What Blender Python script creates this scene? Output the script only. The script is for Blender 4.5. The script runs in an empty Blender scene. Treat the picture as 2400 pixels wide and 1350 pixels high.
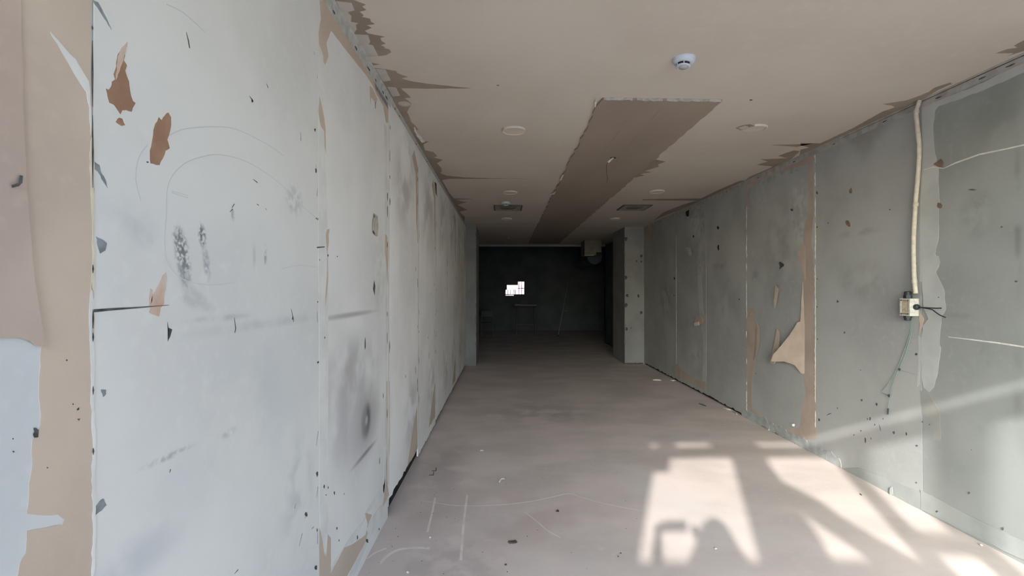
import bpy, bmesh, math, random
from mathutils import Vector, Matrix
from mathutils.geometry import tessellate_polygon
random.seed(7)
S = bpy.context.scene
COL = S.collection

# ------------------------------------------------------------------ camera, sky, sun, exposure
FPX, CX, CY, VX, VY = 1140.0, 1200.0, 675.0, 1183.0, 681.0      # focal length and vanishing point in px of a 2400x1350 frame
YAW, PITCH = math.atan((CX - VX) / FPX), math.atan((VY - CY) / FPX)
EYE, XL, XR, H = 1.555, -0.803, 2.947, 2.9                      # eye height, side walls, ceiling height (m)
Y0 = -1.05                                                      # plane of the shop front, behind the camera
cam = bpy.data.cameras.new('camera')
cam.sensor_width = 36.0
cam.lens = 36.0 * FPX / 2400.0
cam.clip_start = 0.005
cam_o = bpy.data.objects.new('camera', cam)
COL.objects.link(cam_o)
cam_o.location = (0, 0, EYE)
cam_o.rotation_euler = (math.pi / 2 + PITCH, 0, -YAW)
S.camera = cam_o

world = bpy.data.worlds.new('sky')
S.world = world
world.use_nodes = True
bg = world.node_tree.nodes['Background']
sky = world.node_tree.nodes.new('ShaderNodeTexSky')              # hazy low-sun sky; the sun stands behind the viewer
sky.sky_type = 'NISHITA'
sky.sun_disc = False
sky.sun_elevation = math.radians(24.0)
sky.sun_rotation = math.radians(200.4)
sky.dust_density = 1.9
sky.air_density = 1.0
tint = world.node_tree.nodes.new('ShaderNodeMix')               # daylight white balance
tint.data_type = 'RGBA'; tint.blend_type = 'MULTIPLY'; tint.inputs[0].default_value = 1.0
tint.inputs[7].default_value = (0.81, 1.0, 1.24, 1)
world.node_tree.links.new(sky.outputs[0], tint.inputs[6])
world.node_tree.links.new(tint.outputs[2], bg.inputs['Color'])
bg.inputs['Strength'].default_value = 1.0

sun = bpy.data.lights.new('sun', 'SUN')
sun.energy = 5.0
sun.color = (1.0, 0.96, 0.93)
sun.angle = math.radians(0.9)
sun_o = bpy.data.objects.new('sun', sun)
COL.objects.link(sun_o)
SUN_DIR = Vector((0.372, 1.0, -0.475)).normalized()
sun_o.rotation_euler = SUN_DIR.to_track_quat('-Z', 'Y').to_euler()

por = bpy.data.lights.new('shopfront_portal', 'AREA')
por.shape = 'RECTANGLE'
por.size, por.size_y = 3.75, 2.8
por.cycles.is_portal = True
por_o = bpy.data.objects.new('shopfront_portal', por)
COL.objects.link(por_o)
por_o.location = (1.07, Y0 - 0.10, 1.4)
por_o.rotation_euler = (math.pi / 2, 0, 0)                      # faces +Y, into the room

vs = S.view_settings
vs.view_transform = 'Standard'
vs.look = 'None'
vs.gamma = 1.0
vs.use_curve_mapping = False
vs.exposure = 0.5
S.cycles.use_denoising = True
S.cycles.max_bounces = 16
S.cycles.diffuse_bounces = 10
S.cycles.sample_clamp_indirect = 8.0

# ------------------------------------------------------------------ photo measurements -> real surfaces
def ray(px, py):
    x, y, z = (px - CX) / FPX, 1.0, -(py - CY) / FPX
    y, z = y * math.cos(PITCH) - z * math.sin(PITCH), y * math.sin(PITCH) + z * math.cos(PITCH)
    x, y = x * math.cos(YAW) + y * math.sin(YAW), -x * math.sin(YAW) + y * math.cos(YAW)
    return x, y, z
def on_z(px, py, zz):
    x, y, z = ray(px, py); t = (zz - EYE) / z
    return (x * t, y * t)
def on_x(px, py, X):
    x, y, z = ray(px, py); t = X / x
    return (y * t, EYE + z * t)
def on_y(px, py, Y):
    x, y, z = ray(px, py); t = Y / y
    return (x * t, EYE + z * t)
def LW(*p): return on_x(p[0], p[1], XL)
def RW(*p): return on_x(p[0], p[1], XR)
def CE(*p): return on_z(p[0], p[1], H)
def FL(*p): return on_z(p[0], p[1], 0.0)
# surface frames: (u, v, height off the surface) -> xyz
def f_left(u, v, w): return (XL + w, u, v)
def f_right(u, v, w): return (XR - w, u, v)
def f_ceil(u, v, w): return (u, v, H - w)
def f_floor(u, v, w): return (u, v, w)
def crop(pts, x0, y0, s): return [(x0 + x / s, y0 + y / s) for x, y in pts]
def mp(fn, pts): return [fn(*p) for p in pts]

# ------------------------------------------------------------------ mesh helpers
def mesh_obj(name, bm, mat, parent=None, smooth=False):
    me = bpy.data.meshes.new(name)
    bm.to_mesh(me); bm.free()
    if mat: me.materials.append(mat)
    if smooth:
        for p in me.polygons: p.use_smooth = True
    o = bpy.data.objects.new(name, me)
    COL.objects.link(o)
    if parent: o.parent = parent
    return o
def empty(name, loc, rot=(0, 0, 0)):
    o = bpy.data.objects.new(name, None)
    COL.objects.link(o); o.location = loc; o.rotation_euler = rot
    return o
def tag(o, label, cat, group=None):
    o['label'] = label; o['category'] = cat
    if group: o['group'] = group
    return o
def struct(o, label, cat='wall'):
    o['kind'] = 'structure'; o['label'] = label; o['category'] = cat
    return o
def stuff(o):
    o['kind'] = 'stuff'; return o
def box(bm, x0, x1, y0, y1, z0, z1, bev=0.0):
    r = bmesh.ops.create_cube(bm, size=1)
    for v in r['verts']:
        v.co = Vector(((x0 + x1) / 2 + v.co.x * (x1 - x0), (y0 + y1) / 2 + v.co.y * (y1 - y0), (z0 + z1) / 2 + v.co.z * (z1 - z0)))
    if bev:
        es = list({e for v in r['verts'] for e in v.link_edges})
        bmesh.ops.bevel(bm, geom=es, offset=bev, segments=2, affect='EDGES', profile=0.7)
def add_slab(bm, pts, fr, off, th, lift=None):
    """flat piece with outline pts on a surface; front at off+th, rim down to off"""
    n = len(pts)
    g = lift if lift else (lambda u, v: 0.0)
    top = [bm.verts.new(fr(u, v, off + th + g(u, v))) for u, v in pts]
    bot = [bm.verts.new(fr(u, v, off + g(u, v))) for u, v in pts]
    wdir = Vector(fr(0, 0, 1)) - Vector(fr(0, 0, 0))
    for t in tessellate_polygon([[Vector((u, v, 0)) for u, v in pts]]):
        try: f = bm.faces.new([top[i] for i in t])
        except ValueError: continue
        f.normal_update()
        if f.normal.dot(wdir) < 0: f.normal_flip()
    for i in range(n):
        j = (i + 1) % n
        try: bm.faces.new((bot[i], bot[j], top[j], top[i]))
        except ValueError: pass
def slab(name, pts, fr, off, th, mat, parent=None, lift=None):
    bm = bmesh.new(); add_slab(bm, pts, fr, off, th, lift)
    return mesh_obj(name, bm, mat, parent)
def rough(pts, amp, step, seed=0):
    """outline with small ragged edges"""
    r = random.Random(seed); out = []
    n = len(pts)
    for i in range(n):
        a, b = Vector(pts[i]), Vector(pts[(i + 1) % n])
        d = b - a; L = d.length
        out.append(tuple(pts[i]))
        if L < 1e-6: continue
        k = int(L / step); nv = Vector((-d.y, d.x)) / L
        for q in range(1, k + 1):
            t = (q + r.uniform(-.3, .3)) / (k + 1)
            p = a + d * t + nv * r.uniform(-amp, amp)
            out.append((p.x, p.y))
    return out
def blob(u, v, ru, rv, n=9, seed=0, rot=0.0, jag=.35):
    r = random.Random(seed); pts = []
    for i in range(n):
        a = 2 * math.pi * i / n; k = 1 + r.uniform(-jag, jag * .6)
        x, y = ru * k * math.cos(a), rv * k * math.sin(a)
        pts.append((u + x * math.cos(rot) - y * math.sin(rot), v + x * math.sin(rot) + y * math.cos(rot)))
    return pts
def stroke(pts, widths):
    """polyline outline with a width per point"""
    Lp, Rp = [], []
    n = len(pts)
    for i, p in enumerate(pts):
        a = Vector(pts[max(i - 1, 0)]); b = Vector(pts[min(i + 1, n - 1)])
        d = (b - a).normalized(); nv = Vector((-d.y, d.x)); w = widths[i] if isinstance(widths, (list, tuple)) else widths
        Lp.append((p[0] + nv.x * w / 2, p[1] + nv.y * w / 2)); Rp.append((p[0] - nv.x * w / 2, p[1] - nv.y * w / 2))
    return Lp + Rp[::-1]
def smooth_path(pts, k=6):
    P = [Vector(p) for p in pts]; out = []
    for i in range(len(P) - 1):
        p0, p1, p2, p3 = P[max(i - 1, 0)], P[i], P[i + 1], P[min(i + 2, len(P) - 1)]
        for q in range(k):
            t = q / k
            out.append(0.5 * ((2 * p1) + (p2 - p0) * t + (2 * p0 - 5 * p1 + 4 * p2 - p3) * t * t + (3 * p1 - p0 - 3 * p2 + p3) * t ** 3))
    out.append(P[-1]); return out
def add_tube(bm, path, rad, seg=10, cap=True):
    P = [Vector(p) for p in path]; rings = []
    up = Vector((0, 0, 1)); n = len(P)
    prev = None
    for i in range(n):
        d = (P[min(i + 1, n - 1)] - P[max(i - 1, 0)]).normalized()
        if prev is None:
            a = d.cross(up)
            if a.length < .05: a = d.cross(Vector((1, 0, 0)))
        else: a = prev - d * prev.dot(d)
        a.normalize(); prev = a; b = d.cross(a)
        r = rad[i] if isinstance(rad, (list, tuple)) else rad
        rings.append([bm.verts.new(P[i] + a * r * math.cos(2 * math.pi * k / seg) + b * r * math.sin(2 * math.pi * k / seg)) for k in range(seg)])
    for i in range(n - 1):
        for k in range(seg):
            bm.faces.new((rings[i][k], rings[i][(k + 1) % seg], rings[i + 1][(k + 1) % seg], rings[i + 1][k]))
    if cap:
        bm.faces.new(rings[0][::-1]); bm.faces.new(rings[-1])
def add_lathe(bm, prof, seg=40, axis='Z', a0=0.0, a1=2 * math.pi, origin=(0, 0, 0)):
    """prof: (radius, height) list"""
    full = abs(a1 - a0 - 2 * math.pi) < 1e-6
    m = seg if full else seg + 1; O = Vector(origin); rows = []
    for r, h in prof:
        if r < 1e-6: rows.append([bm.verts.new(O + Vector((0, 0, h)))]); continue
        rows.append([bm.verts.new(O + Vector((r * math.cos(a0 + (a1 - a0) * k / seg), r * math.sin(a0 + (a1 - a0) * k / seg), h))) for k in range(m)])
    for A, B in zip(rows[:-1], rows[1:]):
        for k in range(seg):
            j = (k + 1) % m
            if len(A) == 1 and len(B) == 1: continue
            if len(A) == 1: bm.faces.new((A[0], B[j], B[k]))
            elif len(B) == 1: bm.faces.new((A[k], A[j], B[0]))
            else: bm.faces.new((A[k], A[j], B[j], B[k]))
    bmesh.ops.recalc_face_normals(bm, faces=bm.faces)

# ------------------------------------------------------------------ materials
def srgb(r, g, b):
    f = lambda c: (c / 255 / 12.92) if c / 255 <= .04045 else ((c / 255 + .055) / 1.055) ** 2.4
    return (f(r), f(g), f(b), 1)
def material(name, c1, c2=None, scale=3.0, rough_=0.85, bump=0.0, bump_scale=60.0, fine=0.0, stains=(), stretch=(1, 1, 1), contrast=(.35, .65), spec=.25, metal=0.0):
    """two-tone noise colour; stains = (centre xyz, half sizes xyz, rotation about x, colour, strength, breakup scale, softness)"""
    m = bpy.data.materials.new(name); m.use_nodes = True
    nt = m.node_tree; N = nt.nodes; K = nt.links; b = N['Principled BSDF']
    b.inputs['Roughness'].default_value = rough_
    b.inputs['Specular IOR Level'].default_value = spec
    b.inputs['Metallic'].default_value = metal
    tc = N.new('ShaderNodeTexCoord')
    def mix(a, bb, fac):
        x = N.new('ShaderNodeMix'); x.data_type = 'RGBA'
        for s, v in ((6, a), (7, bb)):
            if isinstance(v, tuple): x.inputs[s].default_value = v
            else: K.new(v, x.inputs[s])
        if isinstance(fac, float): x.inputs[0].default_value = fac
        else: K.new(fac, x.inputs[0])
        return x.outputs[2]
    def rng(v, a, bb, lo=0.0, hi=1.0, sm=True):
        r = N.new('ShaderNodeMapRange'); r.interpolation_type = 'SMOOTHSTEP' if sm else 'LINEAR'
        K.new(v, r.inputs[0])
        for i, q in enumerate((a, bb, lo, hi)): r.inputs[i + 1].default_value = q
        return r.outputs[0]
    def noise(sc, det=4.0, st=None):
        n = N.new('ShaderNodeTexNoise'); n.inputs['Scale'].default_value = sc; n.inputs['Detail'].default_value = det
        if st:
            mpn = N.new('ShaderNodeMapping'); mpn.inputs['Scale'].default_value = st
            K.new(tc.outputs['Object'], mpn.inputs[0]); K.new(mpn.outputs[0], n.inputs['Vector'])
        else: K.new(tc.outputs['Object'], n.inputs['Vector'])
        return n.outputs['Fac']
    col = c1
    if c2: col = mix(c1, c2, rng(noise(scale, 5.0, stretch), *contrast))
    if fine:
        d = tuple(x * (1 - fine) for x in c1[:3]) + (1,)
        col = mix(col, d, rng(noise(scale * 14, 3.0), .5, .75, 0, .7))
    for c, hs, rx, sc_col, st, brk, soft in stains:
        q = N.new('ShaderNodeMapping'); q.vector_type = 'TEXTURE'
        q.inputs['Location'].default_value = c; q.inputs['Rotation'].default_value = (rx, 0, 0) if not isinstance(rx, tuple) else rx
        q.inputs['Scale'].default_value = hs
        K.new(tc.outputs['Object'], q.inputs[0])
        ln = N.new('ShaderNodeVectorMath'); ln.operation = 'LENGTH'; K.new(q.outputs[0], ln.inputs[0])
        msk = rng(ln.outputs['Value'], 1.0, 1.0 - soft, 0, st)
        if brk:
            mm = N.new('ShaderNodeMath'); mm.operation = 'MULTIPLY'
            K.new(msk, mm.inputs[0]); K.new(rng(noise(brk, 4.0), .38, .6), mm.inputs[1]); msk = mm.outputs[0]
        col = mix(col, sc_col, msk)
    if isinstance(col, tuple): b.inputs['Base Color'].default_value = col
    else: K.new(col, b.inputs['Base Color'])
    if bump:
        bp = N.new('ShaderNodeBump'); bp.inputs['Strength'].default_value = bump; bp.inputs['Distance'].default_value = .004
        K.new(noise(bump_scale, 5.0), bp.inputs['Height']); K.new(bp.outputs[0], b.inputs['Normal'])
    return m
def wst(fn, X, px, py, rx, ry, col, st=.8, brk=0, soft=.9, rot=0.0):
    """a stain on a side wall: centre and half size measured in the photo, turned into metres on that wall"""
    u, v = fn(px, py)
    u1, _ = fn(px + rx, py); _, v1 = fn(px, py + ry)
    return ((X, u, v), (9.0, abs(u1 - u), abs(v1 - v)), rot, col, st, brk, soft)

def lst(p0, p1, w, col, st=.7, brk=0, soft=.9):
    """a long stain on the left wall between two measured points, half width in metres"""
    a, b = LW(*p0), LW(*p1); du, dv = b[0] - a[0], b[1] - a[1]
    return ((XL, (a[0] + b[0]) / 2, (a[1] + b[1]) / 2), (9.0, math.hypot(du, dv) / 2, w), math.atan2(dv, du), col, st, brk, soft)
WHITE = srgb(213, 213, 209); WHITE2 = srgb(204, 204, 201)
GREY_D = srgb(88, 94, 97); GREY_M = srgb(150, 154, 156); SMOKE = srgb(60, 56, 55)
TAN = srgb(196, 180, 163); TAN2 = srgb(184, 168, 153); BROWN = srgb(164, 131, 107); BROWN2 = srgb(144, 113, 92)
BOARD = srgb(168, 170, 169); BOARD2 = srgb(155, 157, 156)
M = {}
M['filler'] = material('joint_filler', srgb(215, 215, 211), srgb(206, 205, 201), 9, bump=.05)
M['tan'] = material('torn_tan_paper', TAN, TAN2, 2.5, .95, fine=.05, bump=.05, bump_scale=160)
M['tan_dark'] = material('tan_paper_flap', srgb(188, 170, 157), srgb(176, 158, 146), 2.5, .95, fine=.05)
M['brown'] = material('torn_brown_paper', BROWN, BROWN2, 14, .95, fine=.15, bump=.15)
M['brown_dull'] = material('dull_brown_tear', srgb(132, 112, 98), srgb(112, 96, 86), 30, .95)
M['brown_pale'] = material('pale_brown_paper', srgb(190, 160, 140), srgb(200, 185, 175), 18, .95)
M['chip'] = material('grey_chip', srgb(140, 146, 149), srgb(116, 121, 124), 30, .9)
M['black'] = material('black_gouge', srgb(64, 63, 62), srgb(92, 91, 90), 40, .9)
M['pencil'] = material('pencil_line', srgb(192, 197, 199), None)
M['core'] = material('gypsum_core', srgb(226, 224, 218), srgb(200, 196, 190), 40, .95, bump=.2)
M['dark_cavity'] = material('dark_cavity', srgb(48, 45, 42), srgb(34, 32, 30), 6, .95)
M['cement'] = material('cement_backing', srgb(96, 92, 87), srgb(74, 71, 67), 5, .95, bump=.2)
M['board_brown'] = material('brown_ceiling_board', srgb(152, 138, 125), srgb(146, 132, 119), 1.6, .95, fine=.04, stretch=(1.5, .5, 1))
M['ceil_tear'] = material('bare_ceiling_paper', srgb(150, 137, 123), srgb(138, 125, 112), 3, .95)
M['ceil_scrap'] = material('ceiling_paint_scrap', srgb(188, 181, 171), srgb(178, 171, 162), 8, .9)
M['alu'] = material('perforated_metal_trim', srgb(192, 192, 186), srgb(170, 170, 164), 20, .55, spec=.4)
M['plastic'] = material('detector_plastic', srgb(186, 193, 202), None, rough_=.35, spec=.5)
M['plastic_dark'] = material('dark_grille', srgb(30, 34, 40), None, rough_=.5)
M['plastic_grey'] = material('grey_plastic', srgb(168, 165, 160), None, rough_=.5)
M['cream'] = material('cream_conduit', srgb(188, 182, 171), srgb(172, 166, 154), 30, .6)
M['boxbody'] = material('junction_box_plastic', srgb(188, 188, 180), srgb(170, 168, 158), 50, .6)
M['boxcover'] = material('junction_box_cover', srgb(186, 174, 154), srgb(166, 152, 132), 60, .7)
M['rubber'] = material('black_rubber', srgb(44, 50, 56), None, rough_=.5)
M['green'] = material('green_wire', srgb(112, 142, 130), None, rough_=.5)
M['vent_frame'] = material('vent_frame', srgb(84, 80, 72), None, rough_=.6)
M['vent_core'] = material('vent_core', srgb(104, 98, 88), None, rough_=.7)
M['vent_metal'] = material('vent_metal', srgb(158, 152, 138), srgb(136, 130, 116), 20, .5)
M['plaster_bit'] = material('plaster_crumb', srgb(208, 205, 198), srgb(186, 180, 172), 40, .95)
M['dark_bit'] = material('dark_crumb', srgb(94, 80, 72), srgb(70, 58, 52), 50, .95)
M['rust'] = material('rusty_metal', srgb(96, 66, 58), srgb(60, 48, 46), 60, .7)
M['metal'] = material('bent_metal', srgb(90, 88, 84), None, rough_=.4, metal=.6)
M['frame'] = material('shopfront_frame', srgb(110, 112, 114), None, rough_=.5)
M['sun_blocker'] = material('sun_blocker_brown', srgb(150, 128, 104), srgb(116, 96, 76), 6, .9, stretch=(1, 1, 8))
M['back_wall'] = material('dark_blue_grey', srgb(84, 92, 102), srgb(74, 82, 90), 2, .95)  # plain dark blue-grey used all over the far end
M['ac'] = material('duct_metal', srgb(120, 116, 108), srgb(104, 100, 92), 4, .6)
M['steel'] = material('dull_steel', srgb(98, 102, 106), None, rough_=.5)

# ------------------------------------------------------------------ the setting: floor, ceiling, side walls
floor_m = material('concrete_screed', srgb(214, 200, 192), srgb(198, 186, 178), 1.3, .8, bump=.12, bump_scale=90, fine=.06, stretch=(1.0, 1.5, 1), spec=.3, stains=[
    ((.0, 3.3, 0), (1.2, .9, 9), (0, 0, 0), srgb(184, 167, 160), .55, 2.5, .9),
    ((1.2, 3.6, 0), (.5, 1.3, 9), (0, 0, .5), srgb(204, 199, 193), .6, 2.0, .9),
    ((.5, 6.2, 0), (1.3, .8, 9), (0, 0, 0), srgb(166, 157, 150), .6, 3.0, .9),
    ((1.9, 5.2, 0), (.9, .35, 9), (0, 0, .1), srgb(208, 202, 196), .5, 4.0, .9),
    ((.9, 7.6, 0), (.9, .4, 9), (0, 0, -.1), srgb(198, 190, 182), .5, 4.0, .9),
    ((-.55, 4.2, 0), (.35, 1.4, 9), (0, 0, 0), srgb(166, 157, 150), .6, 3.0, .9),
    ((-.3, 2.75, 0), (.45, .5, 9), (0, 0, 0), srgb(164, 155, 148), .5, 6.0, .9),
    ((.35, 2.7, 0), (.5, .3, 9), (0, 0, 0), srgb(206, 197, 190), .5, 5.0, .9)])
bm = bmesh.new(); box(bm, -2.2, 4.2, Y0 - .25, 21.0, -.3, 0.0)
floor = struct(mesh_obj('floor', bm, floor_m), 'bare mottled grey-brown concrete floor running the length of the room', 'floor')
bm = bmesh.new(); box(bm, -30, 30, -40, Y0 - .25, -.3, -.02)
pave = struct(mesh_obj('ground_pavement', bm, material('pavement', srgb(212, 203, 190), srgb(200, 191, 178), 1.5, .9)), 'pale pavement in front of the open shop front', 'pavement')

ceil_m = material('ceiling_paint', srgb(196, 187, 174), srgb(189, 179, 166), 1.0, .9, fine=.02, bump=.02)
YE = 14.2                                                       # where the low ceiling ends
bm = bmesh.new(); box(bm, XL - .2, XR + .2, Y0 - .02, YE, H, H + .2)
ceiling = struct(mesh_obj('ceiling', bm, ceil_m), 'flat off-white ceiling with ragged torn paint along both side walls', 'ceiling')

bm = bmesh.new(); box(bm, XL - .30, XL - .030, Y0 - .25, 14.4, 0, H + .1)
wall_left = struct(mesh_obj('wall_left', bm, M['dark_cavity']), 'long white plasterboard wall with tan torn strips and scuffs', 'wall')
bm = bmesh.new(); box(bm, XR + .030, XR + .30, Y0 - .25, 14.4, 0, H + .1)
wall_right = struct(mesh_obj('wall_right', bm, M['dark_cavity']), 'long bare grey plasterboard wall with filler bands and brown torn paper', 'wall')

def panel(parent, fr, y0, y1, z0, z1, mat, th=.0125):
    """one plasterboard sheet: face at the wall plane, slightly eased edges, ragged lower edge when lifted off the floor"""
    bm = bmesh.new()
    X = fr(0, 0, 0)[0]; s = 1 if fr is f_left else -1
    g = .0018
    if z0 > .01:
        low = rough([(y0 + g, z0), (y1 - g, z0)], .012, .06, int(y0 * 100))
        i = low.index((y1 - g, z0)); low = low[:i + 1]
        out = low + [(y1 - g, z1), (y0 + g, z1)]
        add_slab(bm, out, fr, -th, th)
    else:
        box(bm, min(X, X - s * th), max(X, X - s * th), y0 + g, y1 - g, z0, z1, .0012)
    return mesh_obj('gypsum_panel', bm, mat, parent)

JL = [Y0 - .2, -.24, .958, 2.126, 3.365, 4.521, 5.662, 6.792, 7.971, 9.15, 10.2, 11.4, 12.6, 14.2]
st1 = [lst((416, 512), (442, 695), .036, GREY_D, .8, 90, .7), lst((414, 520), (424, 600), .030, GREY_D, .7, 110, .7), lst((425, 600), (440, 690), .03, GREY_M, .5, 0, .9),
       lst((250, 470), (420, 640), .03, GREY_M, .3, 14, .9), lst((400, 640), (520, 745), .025, GREY_M, .35, 16, .9), lst((215, 800), (900, 725), .03, srgb(178, 180, 180), .35, 5, .9),
       lst((470, 515), (478, 590), .022, GREY_D, .9, 90, .7), lst((476, 560), (492, 672), .022, GREY_M, .8, 60, .8),
       wst(LW, XL, 545, 500, 8, 26, GREY_M, .7, 50, .8), wst(LW, XL, 622, 598, 5, 34, GREY_M, .9, 60, .8),
       wst(LW, XL, 596, 600, 6, 40, GREY_M, .35, 0, .9),
       wst(LW, XL, 300, 520, 120, 90, srgb(182, 188, 192), .35, 8, .9), wst(LW, XL, 440, 700, 90, 22, GREY_M, .35, 14, .9, -.45),
       wst(LW, XL, 520, 745, 90, 12, GREY_M, .45, 16, .9), wst(LW, XL, 690, 470, 26, 50, GREY_M, .45, 40, .8),
       wst(LW, XL, 535, 1015, 30, 14, GREY_M, .5, 24, .9), lst((308, 1110), (470, 1036), .012, GREY_M, .7, 40, .9),
       wst(LW, XL, 600, 960, 160, 300, srgb(186, 190, 193), .55, 3, .9), wst(LW, XL, 700, 1150, 50, 170, srgb(168, 172, 175), .55, 6, .9),
       wst(LW, XL, 300, 1330, 160, 90, srgb(176, 180, 184), .6, 5, .9), wst(LW, XL, 550, 120, 260, 160, srgb(202, 203, 198), .6, 3, .9),
       wst(LW, XL, 620, 760, 140, 18, GREY_M, .25, 6, .9)]
st2 = [wst(LW, XL, 858, 985, 14, 54, SMOKE, 1.0, 0, .6), wst(LW, XL, 858, 985, 40, 130, srgb(112, 108, 108), .6, 0, 1.0),
       wst(LW, XL, 859, 985, 5, 16, srgb(176, 172, 170), .9, 0, .8),
       lst((810, 1118), (890, 1022), .022, srgb(96, 94, 94), .75, 0, .9), wst(LW, XL, 830, 960, 62, 220, srgb(176, 173, 174), .55, 2, .8),
       wst(LW, XL, 820, 880, 75, 130, srgb(158, 155, 154), .7, 2, .9), wst(LW, XL, 870, 900, 40, 160, srgb(168, 165, 163), .6, 3, .9),
       wst(LW, XL, 800, 1000, 40, 170, srgb(172, 170, 170), .6, 3, .9), wst(LW, XL, 820, 738, 80, 10, srgb(148, 146, 144), .7, 0, .9),
       wst(LW, XL, 890, 650, 22, 110, srgb(176, 172, 166), .6, 5, .9)]
def left_mat(i):
    ex = {2: st1, 3: st2}.get(i, [])
    if i == 1: return material('white_board_paint_1', srgb(203, 206, 204), srgb(192, 196, 195), 2.2, .9, bump=.05, fine=.03, stains=[wst(LW, XL, 40, 960, 60, 50, srgb(206, 210, 212), .6, 10, .9)])
    if i == 2: return material('white_board_paint_2', WHITE, WHITE2, 1.6, .85, bump=.03, fine=.02, stains=ex)
    if i == 3: return material('white_board_paint_3', srgb(220, 219, 216), srgb(210, 209, 206), 1.8, .85, bump=.03, fine=.03, stains=ex)
    a = 230 + min(i, 9)  # paint lightened with depth, standing in for light missing there
    return material('white_board_paint_%d' % i, srgb(a, a - 2, a - 5), srgb(a - 14, a - 17, a - 20), 1.4, .9, bump=.04, fine=.05,
                    stains=[((XL, JL[i] + .6, 2.45), (9, .7, .5), 0.2 * i, srgb(150, 147, 142), .5, 4, .9), ((XL, JL[i] + .9, .5), (9, .5, .5), 0, srgb(160, 156, 152), .5, 5, .9)])
LP = []
for i in range(len(JL) - 1):
    z0 = 0.0 if i < 4 else (.105 if i == 4 else (.02 if i == 5 else .045))
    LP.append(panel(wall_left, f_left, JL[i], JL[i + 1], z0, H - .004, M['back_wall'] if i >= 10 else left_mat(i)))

JR = [Y0 - .2, .99, 2.19, 3.394, 4.564, 5.88, 7.073, 8.312, 9.4, 10.3, 11.4, 12.8, 14.2]
G1 = srgb(192, 194, 191); GD = srgb(112, 114, 111)
r2 = [wst(RW, XR, 2330, 260, 120, 120, srgb(126, 130, 126), .6, 3, .9), wst(RW, XR, 2290, 500, 60, 80, GD, .55, 6, .9), wst(RW, XR, 2385, 500, 14, 220, GD, .6, 6, .9),
      wst(RW, XR, 2305, 830, 26, 40, GD, .4, 10, .9), wst(RW, XR, 2385, 900, 20, 130, GD, .45, 4, .9), wst(RW, XR, 2250, 740, 60, 12, GD, .3, 8, .9),
      wst(RW, XR, 2280, 1000, 120, 120, srgb(158, 162, 158), .5, 4, .9), wst(RW, XR, 2230, 560, 34, 60, srgb(160, 162, 158), .4, 6, .9)]
r3 = [wst(RW, XR, 2030, 300, 100, 100, srgb(132, 130, 124), .6, 3, .9), wst(RW, XR, 2030, 660, 110, 70, srgb(136, 134, 130), .6, 4, .9), wst(RW, XR, 2010, 545, 80, 14, GD, .3, 8, .9),
      wst(RW, XR, 2050, 890, 100, 110, srgb(160, 160, 156), .6, 4, .9), wst(RW, XR, 2020, 1020, 90, 60, srgb(166, 166, 162), .5, 4, .9)]
r4 = [wst(RW, XR, 1870, 470, 36, 70, G1, .6, 12, .7), wst(RW, XR, 1790, 470, 40, 60, G1, .35, 10, .9), wst(RW, XR, 1880, 545, 30, 50, G1, .5, 14, .7),
      wst(RW, XR, 1830, 560, 60, 160, srgb(128, 130, 126), .5, 3, .9), wst(RW, XR, 1800, 790, 45, 60, srgb(156, 160, 158), .5, 10, .9),
      wst(RW, XR, 1770, 650, 14, 26, GD, .4, 8, .9), wst(RW, XR, 1820, 920, 60, 60, srgb(160, 163, 160), .6, 4, .9)]
r5 = [wst(RW, XR, 1700, 620, 46, 14, GD, .5, 5, .9), wst(RW, XR, 1700, 720, 50, 90, srgb(138, 139, 135), .5, 4, .9)]
r6 = [wst(RW, XR, 1630, 520, 22, 60, G1, .55, 12, .7), wst(RW, XR, 1642, 620, 10, 120, G1, .45, 10, .8), wst(RW, XR, 1630, 830, 22, 50, G1, .4, 8, .9)]
r7 = [wst(RW, XR, 1560, 700, 26, 60, srgb(118, 118, 114), .5, 5, .9)]
RST = {1: r2, 2: r2, 3: r3, 4: r4, 5: r5, 6: r6, 7: r7}
RP = []
for i in range(len(JR) - 1):
    z0 = 0.0 if i < 4 else (.012 if i == 4 else .035)
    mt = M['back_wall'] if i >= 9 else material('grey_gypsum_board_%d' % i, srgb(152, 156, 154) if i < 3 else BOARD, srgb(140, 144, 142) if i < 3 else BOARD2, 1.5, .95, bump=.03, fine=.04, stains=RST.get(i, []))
    RP.append(panel(wall_right, f_right, JR[i], JR[i + 1], z0, H - .004, mt))

# short piers at the end of the bare room
def ragged_box(bm, x0, x1, y0, y1, z0, z1, seed, side):
    """a plastered pier; its inner front arris is chipped"""
    r = random.Random(seed); k = 46
    zs = [z0 + (z1 - z0) * i / k for i in range(k + 1)]
    rows = []
    for i, z in enumerate(zs):
        c = r.choice([.004, .004, .006, .03]) if 3 < i < k - 2 else .004
        if side > 0: ring = [(x0 + c, y0), (x1, y0), (x1, y1), (x0, y1), (x0, y0 + c)]
        else: ring = [(x0, y0), (x1 - c, y0), (x1, y0 + c), (x1, y1), (x0, y1)]
        rows.append([bm.verts.new((x, y, z)) for x, y in ring])
    for A, B in zip(rows[:-1], rows[1:]):
        for q in range(5): bm.faces.new((A[q], A[(q + 1) % 5], B[(q + 1) % 5], B[q]))
    bm.faces.new(rows[-1]); bm.faces.new(rows[0][::-1])
    bmesh.ops.recalc_face_normals(bm, faces=bm.faces)
pier_m = material('pier_plaster', srgb(139, 140, 141), srgb(127, 128, 129), 2, .9, bump=.05, fine=.05)
bm = bmesh.new(); ragged_box(bm, XL - .02, -.59, 10.1, 11.1, 0, H, 3, -1)
pier_l = struct(mesh_obj('wall_pier_left', bm, pier_m), 'narrow pale pier projecting from the left wall before the dark room', 'pier')
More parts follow.
